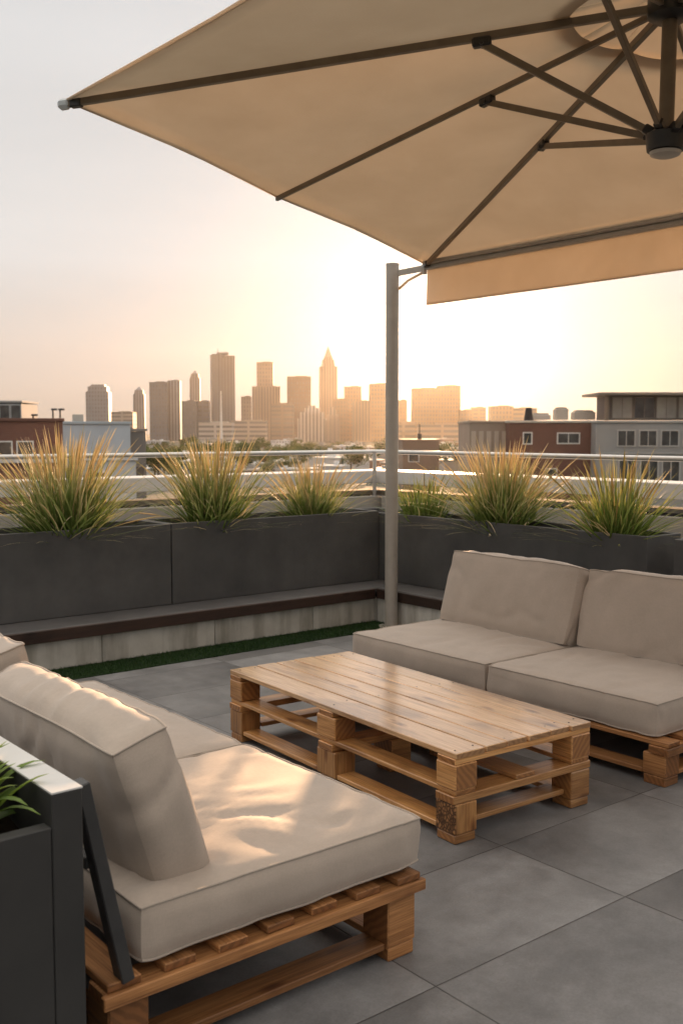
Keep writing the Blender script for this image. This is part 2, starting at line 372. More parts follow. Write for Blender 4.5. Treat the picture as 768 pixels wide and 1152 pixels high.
def facade(name, wall=None, glass=(.19, .18, .17), bw=3.2, bh=3.6, mort=.9, rough=.55):
    m, t, p = mat(name, (.4, .4, .4), rough)
    uv = N(t, 'UVMap').outputs[0]
    br = N(t, 'TexBrick', offset=0, squash=1); t.links.new(uv, br.inputs['Vector'])
    br.inputs['Scale'].default_value = 1; br.inputs['Brick Width'].default_value = bw; br.inputs['Row Height'].default_value = bh
    br.inputs['Mortar Size'].default_value = mort; br.inputs['Mortar Smooth'].default_value = .05
    br.inputs['Color1'].default_value = (*glass, 1); br.inputs['Color2'].default_value = (*[k * 1.35 for k in glass], 1)
    oi = N(t, 'ObjectInfo').outputs['Color']
    n1 = noise_tex(t, N(t, 'TexCoord').outputs['Object'], .05, 4)
    wc = mixc(t, .3, oi, ramp(t, n1, [(.3, (.75, .75, .75)), (.7, (1.2, 1.2, 1.2))]), 'MULTIPLY')
    t.links.new(wc, br.inputs['Mortar']); t.links.new(br.outputs['Color'], p.inputs['Base Color'])
    return m
M_fac = facade('tower_facade', bw=5.5, bh=7.5, mort=1.7); M_fac2 = facade('tower_bands', bw=60, bh=7.2, mort=1.9); M_fac3 = facade('tower_ribs', bw=5.5, bh=400, mort=1.6); M_low = facade('low_facade', bw=3.4, bh=3.6, mort=1.0)
def plainobj(name, rough=.7, nscale=.4):
    m, t, p = mat(name, (.5, .5, .5), rough)
    oi = N(t, 'ObjectInfo').outputs['Color']; n1 = noise_tex(t, N(t, 'TexCoord').outputs['Object'], nscale, 5)
    t.links.new(mixc(t, .5, oi, ramp(t, n1, [(.3, (.78, .78, .78)), (.7, (1.12, 1.12, 1.12))]), 'MULTIPLY'), p.inputs['Base Color']); return m
M_plain = plainobj('painted_wall')
M_glass, _t, _p = mat('window_glass', (.03, .035, .04), .08, 0, .8)
_n = noise_tex(_t, N(_t, 'TexCoord').outputs['Object'], .8, 3)
_t.links.new(ramp(_t, _n, [(.3, (.02, .024, .028)), (.7, (.09, .095, .10))]), _p.inputs['Base Color'])
M_blind = speckled('curtained_glass', (.30, .28, .25), (.46, .43, .38), .5, .25, 0)
def brickmat():
    m, t, p = mat('red_brick', (.2, .08, .05), .85)
    br = N(t, 'TexBrick'); t.links.new(N(t, 'UVMap').outputs[0], br.inputs['Vector'])
    br.inputs['Scale'].default_value = 1; br.inputs['Brick Width'].default_value = .24; br.inputs['Row Height'].default_value = .085; br.inputs['Mortar Size'].default_value = .01
    br.inputs['Color1'].default_value = (.20, .075, .05, 1); br.inputs['Color2'].default_value = (.15, .055, .04, 1); br.inputs['Mortar'].default_value = (.22, .17, .14, 1)
    n1 = noise_tex(t, N(t, 'TexCoord').outputs['Object'], .35, 5)
    t.links.new(mixc(t, .5, br.outputs['Color'], ramp(t, n1, [(.3, (.7, .7, .7)), (.7, (1.25, 1.2, 1.15))]), 'MULTIPLY'), p.inputs['Base Color']); return m
M_brick = brickmat()
M_ground = speckled('city_ground', (.035, .045, .022), (.10, .095, .075), .03, .9, 0)

# ------------------------------------------------------------------ setting: city ground, deck
GZ = -14.0
mb = MB(); n = 24
S = 9000
mb.add([(-S, -S, GZ), (S, -S, GZ), (S, S, GZ), (-S, S, GZ)], [(0, 1, 2, 3)])
kind(mb.build('ground', M_ground), 'structure')
mb = MB(); mb.box((2.5, 2.55, -.15), (11.4, 13.3, .3))
kind(mb.build('deck_floor', M_tiles), 'structure')

# haze: one closed box round the scene
hz = MB(); hz.box((0, 0, 105), (4900, 4900, 240))
hm = bpy.data.materials.new('haze_air'); hm.use_nodes = True; t = hm.node_tree
t.nodes.remove(t.nodes['Principled BSDF'])
pv = N(t, 'VolumePrincipled'); pv.inputs['Color'].default_value = (1, .92, .82, 1); pv.inputs['Density'].default_value = .00002
pv.inputs['Anisotropy'].default_value = .80
t.links.new(pv.outputs[0], t.nodes['Material Output'].inputs['Volume'])
kind(hz.build('haze', hm), 'stuff')

# ------------------------------------------------------------------ benches
def bench(label, x0, x1, y0, y1, axis, front):
    """front: +1 the open side is -Y (axis X) or -X (axis Y)"""
    th = thing('bench', label, 'bench', ((x0 + x1) / 2, (y0 + y1) / 2, 0))
    return th
tb = thing('bench', 'long low concrete bench with dark top under the two left planters', 'bench', (3.4, 7.1, 0))
mb = MB(); mb.box((3.79, 7.11, .275), (5.62, .82, .05), .006); mb.build('seat_slab', M_slab, tb)
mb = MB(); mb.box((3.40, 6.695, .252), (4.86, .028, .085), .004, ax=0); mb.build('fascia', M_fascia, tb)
mb = MB()
xs = [1.0, 1.3, 2.29, 3.27, 4.22, 5.18, 5.868, 6.56]
for a, b in zip(xs[:-1], xs[1:]): mb.box(((a + b) / 2, 7.06, .103), (b - a - .006, .66, .206), .004)
mb.build('concrete_base', M_conc, tb)
tb = thing('bench', 'short run of low concrete bench behind the right sofa under the planters', 'bench', (6.3, 4.2, 0))
mb = MB(); mb.box((6.27, 4.19, .275), (.80, 5.0, .05), .006); mb.build('seat_slab', M_slab, tb)
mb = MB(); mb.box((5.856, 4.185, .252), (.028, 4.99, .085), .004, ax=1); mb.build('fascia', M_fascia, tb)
mb = MB()
ys = [1.7, 2.7, 3.7, 4.7, 5.7, 6.72]
for a, b in zip(ys[:-1], ys[1:]): mb.box((6.22, (a + b) / 2, .103), (.68, b - a - .006, .206), .004)
mb.build('concrete_base', M_conc, tb)

# turf strip
random.seed(5)
mb = MB(); nb = 26000
vs_, fs_, ts_ = [], [], []
for i in range(nb):
    x = random.uniform(1.0, 5.84); y = random.uniform(6.37 + .012 * math.sin(x * 9), 6.715)
    a = random.uniform(0, 6.28); hgt = random.uniform(.012, .026); wd = .0028
    c_, s_ = math.cos(a) * wd, math.sin(a) * wd; lx, ly = random.uniform(-.012, .012), random.uniform(-.012, .012)
    o = len(vs_); vs_ += [(x - c_, y - s_, 0.002), (x + c_, y + s_, 0.002), (x + lx, y + ly, hgt)]
    fs_.append((o, o + 1, o + 2)); t_ = random.uniform(.1, .9); ts_ += [t_ * .7, t_ * .7, t_]
mb.add(vs_, fs_, None, ts_)
mb.box((3.42, 6.545, .003), (4.84, .34, .006), t=.15)
kind(mb.build('grass', M_turf, recalc=False), 'stuff')

# ------------------------------------------------------------------ planters
def planter(label, x0, x1, y0, y1, z0, z1, wt=.03, soil=.07, m=M_planter):
    th = thing('planter_box', label, 'planter', ((x0 + x1) / 2, (y0 + y1) / 2, z0))
    mb = MB(); z = (z0 + z1) / 2; hh = z1 - z0
    # one shell: outer, rim, inner
    def ring(i, zz): return [(x0 + i, y0 + i, zz), (x1 - i, y0 + i, zz), (x1 - i, y1 - i, zz), (x0 + i, y1 - i, zz)]
    c = .004
    rs = [ring(c, z0), ring(0, z0 + c), ring(0, z1 - c), ring(c, z1), ring(wt - c, z1), ring(wt, z1 - c), ring(wt, z0 + .05)]
    v = [p for q in rs for p in q]; fs = [(3, 2, 1, 0)]
    for k in range(len(rs) - 1): fs += [(k * 4 + i, k * 4 + (i + 1) % 4, k * 4 + 4 + (i + 1) % 4, k * 4 + 4 + i) for i in range(4)]
    fs.append(tuple(range((len(rs) - 1) * 4, len(rs) * 4)))
    mb.add(v, fs); mb.build('box_shell', m, th)
    # lumpy soil
    mb = MB(); nx, ny = max(4, int((x1 - x0) / .05)), max(4, int((y1 - y0) / .05)); v = []; fs = []
    for i in range(nx + 1):
        for j in range(ny + 1):
            x = x0 + wt + (x1 - x0 - 2 * wt) * i / nx; y = y0 + wt + (y1 - y0 - 2 * wt) * j / ny
            v.append((x, y, z1 - soil + .035 * noise.noise((x * 6, y * 6, 3)) + .012 * noise.noise((x * 25, y * 25, 1))))
    for i in range(nx):
        for j in range(ny): a = i * (ny + 1) + j; fs.append((a, a + ny + 1, a + ny + 2, a + 1))
    mb.add(v, fs); mb.build('soil', M_soil, th, smooth=True, recalc=False)
    return th
PZ = .94
planter('charcoal planter box at the left end of the rear bench with one wide grass clump', 1.30, 4.022, 7.05, 7.56, .302, PZ)
planter('charcoal planter box behind the table reaching into the corner, two grass clumps in it', 4.034, 6.188, 7.05, 7.56, .302, PZ)
planter('long charcoal planter box behind the left half of the right sofa', 6.20, 6.62, 4.205, 7.56, .302, .922)
planter('charcoal planter box at the right edge behind the right sofa', 6.235, 6.65, 1.75, 4.01, .302, .918)

# ------------------------------------------------------------------ parapet, handrail
th = thing('parapet_wall', 'pale rendered parapet wall with white coping behind the left planters', 'wall', (3.4, 9.1, 0))
mb = MB(); mb.box((3.4, 9.14, -6.55), (9.1, .24, 15.08)); mb.box((3.4, 8.86, .47), (8.92, .20, .94), .01); mb.build('wall_body', M_paraw, th)
mb = MB(); mb.box((3.3, 8.875, .946), (8.6, .15, .012), .003); mb.build('shadow_strip', M_gapshadow, th)  # dark strip added on the ledge to paint the shade under the coping
mb = MB()
xs = [-1.1, 1.35, 4.0, 5.95, 7.70]
for a, b in zip(xs[:-1], xs[1:]): mb.box(((a + b) / 2, 9.065, 1.151), (b - a - .004, .43, .14), .006)
mb.build('coping', M_coping, th)
th = thing('parapet_wall', 'pale rendered parapet wall with white coping behind the right planters', 'wall', (7.95, 4.2, 0))
mb = MB(); mb.box((7.985, 3.4, -6.55), (.24, 11.3, 15.08)); mb.box((7.76, 2.9, .47), (.18, 11.6, .94), .01); mb.build('wall_body', M_paraw, th)
mb = MB(); mb.box((7.77, 2.9, .946), (.15, 11.2, .012), .003); mb.build('shadow_strip', M_gapshadow, th)  # same painted shade strip on the right-hand ledge
mb = MB()
ys = [-2.2, .7, 3.4, 6.05, 9.28]
for a, b in zip(ys[:-1], ys[1:]): mb.box((7.925, (a + b) / 2, 1.151), (.43, b - a - .004, .14), .006)
mb.build('coping', M_coping, th)
th = thing('handrail', 'slim round steel handrail running above the whole parapet and its corner', 'handrail', (7.65, 8.80, 0))
RZ = 1.438
mb = MB(); mb.tube([(-1, 8.81, RZ), (7.60, 8.81, RZ), (7.64, 8.80, RZ), (7.665, 8.77, RZ), (7.672, 8.72, RZ), (7.672, -2, RZ - .02)], .024, 12); mb.build('top_rail', M_rail, th, smooth=True)
for p in [(1.0, 8.81), (4.05, 8.81), (7.65, 8.787), (7.672, 2.4)]:
    mb = MB(); mb.tube([(p[0], p[1], .90), (p[0], p[1], RZ)], .021, 10); mb.box((p[0], p[1], 1.0), (.06, .06, .012), .002); mb.build('rail_post', M_rail, th, autos=40)

# ------------------------------------------------------------------ cushions
def cushion(dx, dy, dz, r=.052, crown=.02, puff=.012, seed=0, wr=.007, wax=0, nn=40, taper=0, sag=None):
    """soft box, local coordinates, bottom at z=0; wax = axis along which the wrinkles run"""
    bm = bmesh.new(); bmesh.ops.create_cube(bm, size=2)
    bmesh.ops.subdivide_edges(bm, edges=bm.edges[:], cuts=nn, use_grid_fill=True)
    hx, hy, hz_ = dx / 2, dy / 2, dz / 2
    def e(u): return u * (1.5 - .5 * u * u)
    def f(p):
        u, v, w_ = e(p[0]), e(p[1]), e(p[2])
        q = Vector((u * hx, v * hy, w_ * hz_)); rr = min(r, hz_ * .95)
        k = Vector((max(-hx + rr, min(hx - rr, q.x)), max(-hy + rr, min(hy - rr, q.y)), max(-hz_ + rr, min(hz_ - rr, q.z))))
        d = q - k
        m_ = max(abs(d.x), abs(d.y), abs(d.z))
        if m_ > 1e-9:
            L = d.length; d = d / L * (m_ * .45 + L * .55 if L > m_ else L)
        q = k + d
        X, Y, Z = q.x, q.y, q.z; u, v, w_ = X / hx, Y / hy, Z / hz_
        cu = max(0, 1 - abs(u) ** 2.6) * max(0, 1 - abs(v) ** 2.6)
        Z += w_ * crown * cu
        su = max(0, 1 - abs(w_) ** 2) * max(0, 1 - abs(v) ** 4); sv = max(0, 1 - abs(w_) ** 2) * max(0, 1 - abs(u) ** 4)
        X += u * abs(u) ** 3 * puff * su; Y += v * abs(v) ** 3 * puff * sv
        if taper: X -= (w_ + 1) / 2 * taper * u * hx
        # broad sags
        a, b = (X, Y) if wax == 0 else (Y, X)
        wp = noise.noise((X * 2.1, Y * 2.1, seed)) * .25
        n1 = noise.noise((a * 2.0 + seed, (b + wp) * 9.0, seed * 1.7 + Z * 3))
        n2 = noise.noise((a * 5.0 - seed, (b + wp) * 17.0, seed * .7 + Z * 6))
        edge = max(abs(u), abs(v)); ef = max(0, (edge - .72) / .28)
        tang = b if abs(u) > abs(v) else a
        pk = noise.noise((X * 14, Y * 14, Z * 5 + seed)) * ef * ef * (1 - abs(w_) * .3)
        ridge = (1 - abs(n1) * 2.2)
        disp = 1.7 * wr * (ridge * .55 + n2 * .5) * (.35 + .65 * (1 - ef)) + wr * .8 * pk
        n3 = noise.noise((a * 1.3 + seed * 3.1, (b + wp * 1.3) * 5.5, seed * .3 + Z * 2)); n4 = noise.noise((X * 4.5 + seed, Y * 4.5, Z * 4.5 - seed))
        disp -= wr * 1.15 * max(0, 1 - abs(n3) * 9) * (.35 + .65 * min(1, max(0, n4 * 3 + .4)))
        nrm = Vector((u * abs(u) ** 5, v * abs(v) ** 5, w_ * abs(w_) ** 2.5))
        if nrm.length > 1e-6: nrm.normalize()
        q = Vector((X, Y, Z)) + nrm * disp
        q.x += .006 * noise.noise((Y * 2.3, Z * 3, seed + 9)) ; q.y += .006 * noise.noise((X * 2.3, Z * 3, seed + 5))
        if sag: q.z -= sag * max(0, 1 - (q.x / hx) ** 2) * max(0, 1 - (q.y / hy) ** 2) * .5
        return q + Vector((0, 0, hz_))
    mb = MB(); mb.add([f(v.co) for v in bm.verts], [[v.index for v in fc.verts] for fc in bm.faces]); bm.free()
    def edge_line(p0, p1, n=46):
        P0, P1 = Vector(p0), Vector(p1); out = []
        for i in range(n + 1):
            q = P0.lerp(P1, i / n); c = f(q); nr = Vector([k if abs(k) > .99 else 0 for k in q]).normalized()
            out.append(c + nr * .0012)
        return out
    pp = MB()
    for z in (-1, 1):
        loop = []
        for a, b in (((-1, -1), (1, -1)), ((1, -1), (1, 1)), ((1, 1), (-1, 1)), ((-1, 1), (-1, -1))):
            loop += edge_line((*a, z), (*b, z))[:-1]
        loop.append(loop[0]); pp.tube(loop, .0036, 6, cap=False)
    return mb, pp
def put_cushion(name, label, cat, dims, loc, rot, group, **kw):
    mb, pp = cushion(*dims, **kw)
    o = mb.build(name, M_fab, smooth=True, recalc=True); tag(o, label, cat, group)
    o.location = loc; o.rotation_euler = rot
    p = pp.build('piping', M_pipe, o, smooth=True); return o
GS, GB = 'seat cushions on the pallet sofas', 'back cushions on the pallet sofas'
# ---- left sofa (front faces +X)
put_cushion('seat_cushion', 'beige seat cushion with sunlit creases at the near end of the left sofa', 'cushion', (1.00, 1.01, .155), (1.705, 2.80, .282), (0, 0, 0), GS, seed=3, wr=.0065, wax=0, crown=.022, nn=54)
put_cushion('seat_cushion', 'beige seat cushion at the far end of the left sofa, beside the table', 'cushion', (1.00, 1.34, .155), (1.71, 3.985, .278), (0, 0, 0), GS, seed=7, wr=.006, wax=0, crown=.02, nn=54)
put_cushion('back_cushion', 'thick beige back cushion showing its boxed end beside the near left planter', 'cushion', (.185, 1.02, .475), (1.415, 2.915, .385), (0, R(-17), 0), GB, seed=12, wr=.009, wax=0, crown=.034, r=.06, puff=.04, nn=54)
put_cushion('back_cushion', 'beige back cushion mostly cut off by the left edge of the frame', 'cushion', (.19, 1.14, .52), (1.42, 4.03, .385), (0, R(-14), 0), GB, seed=17, wr=.010, wax=0, crown=.016, r=.035, puff=.02)
# ---- right sofa (front faces -X)
put_cushion('seat_cushion', 'beige seat cushion at the far end of the right sofa, nearest the pole', 'cushion', (1.04, 1.145, .165), (4.635, 4.375, .222), (0, 0, 0), GS, seed=23, wr=.0055, wax=0, crown=.014, nn=50)
put_cushion('seat_cushion', 'beige seat cushion with a front corner overhanging the near end of the right sofa', 'cushion', (1.04, 1.075, .165), (4.635, 3.258, .222), (0, 0, R(.4)), GS, seed=29, wr=.0055, wax=0, crown=.014, nn=50)
put_cushion('back_cushion', 'whole beige back cushion on the right sofa, nearer the pole', 'cushion', (.17, 1.10, .475), (4.905, 4.355, .375), (0, R(16), R(-2.5)), GB, seed=31, wr=.0065, wax=1, crown=.026, r=.05, puff=.025, nn=50)
put_cushion('back_cushion', 'beige back cushion on the right sofa cut off by the right edge', 'cushion', (.17, 1.10, .465), (4.935, 3.22, .375), (0, R(16), R(1)), GB, seed=41, wr=.008, wax=1, crown=.026, r=.05, puff=.025, nn=50)

# ------------------------------------------------------------------ pallet furniture
def block(th, c, d, mt, ax=1, ch=.005):
    mb = MB(); mb.box(c, d, ch, ax=ax); mb.build('block', mt, th)
random.seed(11)
def pallet_sofa(label, x0, x1, y0, y1, top, outer, mt):
    """x0..x1, y0..y1 footprint; outer = x of the open front edge"""
    th = thing('pallet_sofa', label, 'sofa', ((x0 + x1) / 2, (y0 + y1) / 2, 0), group='pallet sofas facing the table')
    mb = MB(); n = 7; W = x1 - x0
    for k in range(n):
        xc = x0 + .055 + (W - .11) * k / (n - 1)
        mb.box((xc, (y0 + y1) / 2, top - .011 + random.uniform(-.001, .001)), (.095, y1 - y0 + random.uniform(-.03, .01), .022), .003, ax=1)
    mb.build('deck_slats', mt, th)
    for yy in (y0 + .05, (y0 + y1) / 2, y1 - .05):
        mb = MB(); mb.box(((x0 + x1) / 2, yy, top - .042), (W, .10, .038), .004, ax=0); mb.build('cross_board', mt, th)
        if yy != (y0 + y1) / 2:
            mb = MB(); mb.box(((x0 + x1) / 2, yy + (-.052 if yy < (y0 + y1) / 2 else .052), top - .041), (W + .02, .022, .036), .003, ax=0); mb.build('end_board', mt, th)
    zb, zt = .0, top - .063
    bz = .045
    for xc in (x0 + .07, (x0 + x1) / 2, x1 - .07):
        for yy in (y0 + .075, (y0 + y1) / 2, y1 - .075):
            if abs(xc - (x0 + x1) / 2) < .01 and yy < y0 + .2: continue
            block(th, (xc, yy, (bz + zt) / 2), (.115, .125, zt - bz - .002), mt, random.choice((0, 1)))
            block(th, (xc, yy, bz / 2), (.108, .118, bz - .002), mt, 0, .004)
    for yy in (y0 + .075, (y0 + y1) / 2, y1 - .075):
        mb = MB()
        for xa, xb in ((x0 + .13, (x0 + x1) / 2 - .061), ((x0 + x1) / 2 + .061, x1 - .13)) if yy > y0 + .2 else ((x0 + .13, x1 - .13),):
            mb.box(((xa + xb) / 2, yy, .05), (xb - xa, .10, .022), .003, ax=0)
        mb.build('bottom_board', mt, th)
    for xc in (x0 + .07, x1 - .07):
        mb = MB()
        for ya, yb in ((y0 + .14, (y0 + y1) / 2 - .065), ((y0 + y1) / 2 + .065, y1 - .14)):
            mb.box((xc, (ya + yb) / 2, .055), (.10, yb - ya, .022), .003, ax=1)
        mb.build('bottom_board', mt, th)
    return th
ls = pallet_sofa('wooden pallet sofa base at left with slanted dark metal back brace', 1.10, 2.185, 2.28, 4.70, .268, 2.185, M_woodd)
for yy in (2.30, 4.66):
    mb = MB(); mb.bar((1.163, yy, .262), (1.05, yy, .80), .035, .05, (0, 1, 0), .003); mb.build('back_brace', M_dark, ls)
mb = MB(); mb.bar((1.085, 2.32, .58), (1.085, 4.64, .58), .03, .03); mb.build('back_rail', M_dark, ls)
rs_ = pallet_sofa('wooden pallet sofa base at right, its slatted deck below two cushions', 4.095, 5.22, 2.645, 4.96, .215, 4.095, M_woodd)
mb = MB(); mb.bar((5.22, 2.72, .62), (5.22, 4.9, .62), .03, .04); mb.bar((5.19, 2.72, .42), (5.19, 4.9, .42), .03, .04); mb.build('back_rail', M_dark, rs_)
for yy in (2.70, 4.92):
    mb = MB(); mb.bar((5.15, yy, .20), (5.225, yy, .68), .035, .05, (0, 1, 0), .003); mb.build('back_brace', M_dark, rs_)

# coffee table
random.seed(21)
tx0, tx1, ty0, ty1, tz = 2.9235, 3.7295, 2.777, 4.587, .377
th = thing('pallet_coffee_table', 'varnished wooden coffee table of stacked pallets between the two sofas', 'table', ((tx0 + tx1) / 2, (ty0 + ty1) / 2, 0)); th.rotation_euler = (0, 0, R(-3.4))
mb = MB(); ws = [.17, .125, .125, .14, .125, .135]; s_ = sum(ws); x = tx0
for w_ in ws:
    w2 = w_ * (tx1 - tx0) / s_
    mb.box((x + w2 / 2, (ty0 + ty1) / 2, tz - .012 + random.uniform(-.0012, .0012)), (w2 - .009, ty1 - ty0 + random.uniform(-.012, .004), .024), .003, ax=1, t=random.uniform(.12, 1))
    x += w2
mb.build('tabletop', M_top, th)
mb = MB(); x = tx0
for w_ in ws:
    w2 = w_ * (tx1 - tx0) / s_
    for yy in (ty0 + .06, (ty0 + ty1) / 2, ty1 - .06):
        for q in (-.28, .28):
            px2, py2 = x + w2 / 2 + q * w2 + random.uniform(-.008, .008), yy + random.uniform(-.022, .022)
            mb.tube([(px2, py2, tz - .003), (px2, py2, tz + .0006)], .0042, 8)
    x += w2
mb.build('nail_heads', M_dark, th)
def board(nm, c, d, ax): mb = MB(); mb.box(c, d, .003, ax=ax); return mb.build(nm, M_wood, th)
ym = (ty0 + ty1) / 2; xm = (tx0 + tx1) / 2
for yy in (ty0 + .06, ym, ty1 - .06): board('cross_board', (xm, yy, .340), (tx1 - tx0 - .004, .11, .024), 0)
bx = (tx0 + .062, xm, tx1 - .062); by = (ty0 + .062, ym, ty1 - .062)
for i, xc in enumerate(bx):
    for j, yc in enumerate(by):
        if i == 1 and j != 1: continue
        block(th, (xc, yc, .2745), (.12, .12 if j != 1 else .15, .105), M_wood, 1)
        block(th, (xc, yc, .1025), (.12, .12 if j != 1 else .15, .125), M_carved if (i, j) == (0, 0) else M_wood, 0 if i else 2)
        block(th, (xc, yc, .0195), (.112, .112, .037), M_wood, 0, .004)
for i, xc in enumerate(bx): board('shelf_board', (xc, ym, .2105), (.11, ty1 - ty0 - .012, .021), 1)
for yy in by: board('cross_board', (xm, yy, .1825), (tx1 - tx0 + .006, .115, .033), 0)
for i, xc in enumerate((tx0 + .06, tx1 - .06)):
    for ya, yb in ((ty0 + .125, ym - .078), (ym + .078, ty1 - .125)): board('bottom_board', (xc, (ya + yb) / 2, .052), (.10, yb - ya, .022), 1)
for yy in (by[0] + .02, by[2]): board('bottom_board', (xm, yy, .075), (tx1 - tx0 - .27, .10, .022), 0)

# ------------------------------------------------------------------ umbrella pole
px_, py_ = 5.79, 6.43
th = thing('umbrella_pole', 'tall round grey steel pole in the corner with a hook under the canopy', 'pole', (px_, py_, 0))
mb = MB(); mb.tube([(px_, py_, .012), (px_, py_, 3.035)], .054, 28); mb.build('pole_tube', M_metal, th, autos=40)
mb = MB(); mb.tube([(px_, py_, 3.035), (px_, py_, 3.05), (px_, py_, 3.056)], [.056, .056, .03], 28); mb.build('pole_cap', M_metal, th, autos=40)
mb = MB(); mb.tube([(px_, py_, .0), (px_, py_, .012)], .11, 28); mb.build('base_plate', M_metal, th, autos=40)

# ------------------------------------------------------------------ cantilever umbrella
P0_ = Vector((5.88, 6.14, 3.0)); L0_ = Vector((2.345, 5.15, 3.35)); SD = 5.5
apex = Vector((4.14, 2.75, 3.565)); nrm = Vector((.02, 0, 1)).normalized()
hubB = apex - nrm * .60
um = thing('cantilever_umbrella', 'large tan cantilever umbrella overhead with bronze ribs and a hanging valance', 'umbrella', (6.75, .75, 0))
corners = [L0_, P0_, P0_ - Vector((0, SD, 0)), L0_ - Vector((0, SD, 0))]   # seen as left tip, by the pole, right, overhead
Cc = (L0_ + corners[2]) / 2
ratio = [.475, .5, .525, .5]
rim = []
for i in range(4):
    rim.append(corners[i]); rim.append(corners[i].lerp(corners[(i + 1) % 4], ratio[i]))
# canopy: 8 panels, sagging between ribs, hole at the top
mb = MB(); nr_, nc = 14, 12; t0 = .13
vs_, fs_ = [], []
for k in range(8):
    a, b = rim[k], rim[(k + 1) % 8]; o = len(vs_)
    for i in range(nr_ + 1):
        for j in range(nc + 1):
            s = j / nc; e_ = a.lerp(b, s); t0 = .44 / (e_ - apex).length; tt = t0 + (1 - t0) * i / nr_
            e_ = e_ + (apex - e_) * (.018 * 4 * s * (1 - s))          # hem pulled in between the ribs
            p = apex.lerp(e_, tt) - nrm * (.030 * 4 * s * (1 - s) * math.sin(math.pi * min(1, tt * .9)))
            p += nrm * .004 * noise.noise(p * 3.0)
            vs_.append(p + nrm * .022)
    for i in range(nr_):
        for j in range(nc): q = o + i * (nc + 1) + j; fs_.append((q, q + 1, q + nc + 2, q + nc + 1))
mb.add(vs_, fs_)
cn = mb.build('canopy', M_canopy, um, smooth=True)
bm = bmesh.new(); bm.from_mesh(cn.data); bmesh.ops.remove_doubles(bm, verts=bm.verts[:], dist=.0005); bm.to_mesh(cn.data); bm.free()
mo = cn.modifiers.new('thick', 'SOLIDIFY'); mo.thickness = .0025
# vent cap above the hole
mb = MB(); vs_, fs_ = [], []
for k in range(8):
    a, b = rim[k], rim[(k + 1) % 8]; o = len(vs_)
    for i in range(6):
        for j in range(7):
            s = j / 6; e_ = a.lerp(b, s); tt = (.05 + .47 * i / 5) / (e_ - apex).length; p = apex.lerp(e_, tt) + nrm * (.075 - .006 * i - .010 * 4 * s * (1 - s)); vs_.append(p)
    for i in range(5):
        for j in range(6): q = o + i * 7 + j; fs_.append((q, q + 1, q + 8, q + 7))
mb.add(vs_, fs_); v_ = mb.build('vent', M_canopy, cn, smooth=True)
v_.modifiers.new('thick', 'SOLIDIFY').thickness = .0025
# hem
mb = MB()
for k in range(8): mb.tube([rim[k] + nrm * .02 + (apex - rim[k]) * .003, rim[k].lerp(rim[(k + 1) % 8], .5) + (apex - rim[k].lerp(rim[(k + 1) % 8], .5)) * .019 + nrm * .02, rim[(k + 1) % 8] + nrm * .02 + (apex - rim[(k + 1) % 8]) * .003], .008, 6)
mb.build('hem', M_canopy, cn, smooth=True)
st_t = [.28, .37, .37, .40, .33, .40, .37, .40]
for k in range(8):
    d = (rim[k] - apex).normalized()
    mb = MB(); big = k % 2 == 0
    mb.bar(apex + d * .06 - nrm * .012, rim[k] - d * (.02 if big else .01) + nrm * .002, .03 if big else .024, .036 if big else .028, nrm); rb = mb.build('rib', M_bronze, um)
    j = apex.lerp(rim[k], st_t[k]) - nrm * .02
    mb = MB(); mb.bar(hubB + (j - hubB).normalized() * .07, j - nrm * .018, .024, .032, nrm); mb.build('strut', M_bronze, um)
    mb = MB(); mb.bar(j - d * .045 - nrm * .012, j + d * .045 - nrm * .012, .046, .044, nrm, .008); mb.tube([j - nrm * .02 - d.cross(nrm) * .032, j - nrm * .02 + d.cross(nrm) * .032], .011, 10); mb.build('joint', M_black, rb)
    if big:
        mb = MB(); mb.bar(rim[k] - d * .10 - nrm * .0, rim[k] - d * .035 + nrm * .002, .042, .048, nrm, .006); mb.build('rib_sleeve', M_black, rb)
        mb = MB(); mb.bar(rim[k] - d * .034 + nrm * .003, rim[k] + d * .035 + nrm * .003, .05, .055, nrm, .016); mb.build('end_cap', M_cap, rb)
mb = MB(); mb.tube([apex - nrm * .075, apex - nrm * .055, apex + nrm * .02, apex + nrm * .04], [.07, .10, .10, .05], 20); mb.build('upper_hub', M_black, um, autos=35)
mb = MB(); mb.tube([hubB - nrm * .05, hubB - nrm * .045, hubB + nrm * .028, hubB + nrm * .05], [.05, .082, .09, .05], 24)
for k in range(8):
    j = apex.lerp(rim[k], st_t[k]); d = (j - hubB).normalized(); mb.bar(hubB + d * .06, hubB + d * .115, .04, .042, nrm, .006)
mb.build('lower_hub', M_black, um, autos=35)
mb = MB(); mb.tube([hubB - nrm * .072, hubB - nrm * .064, hubB - nrm * .05], [.045, .066, .07], 24); mb.build('hub_disc', M_metal, um, autos=35)
mb = MB(); mb.tube([hubB, apex], .034, 18); mb.build('mast', M_bronze, um, autos=40)
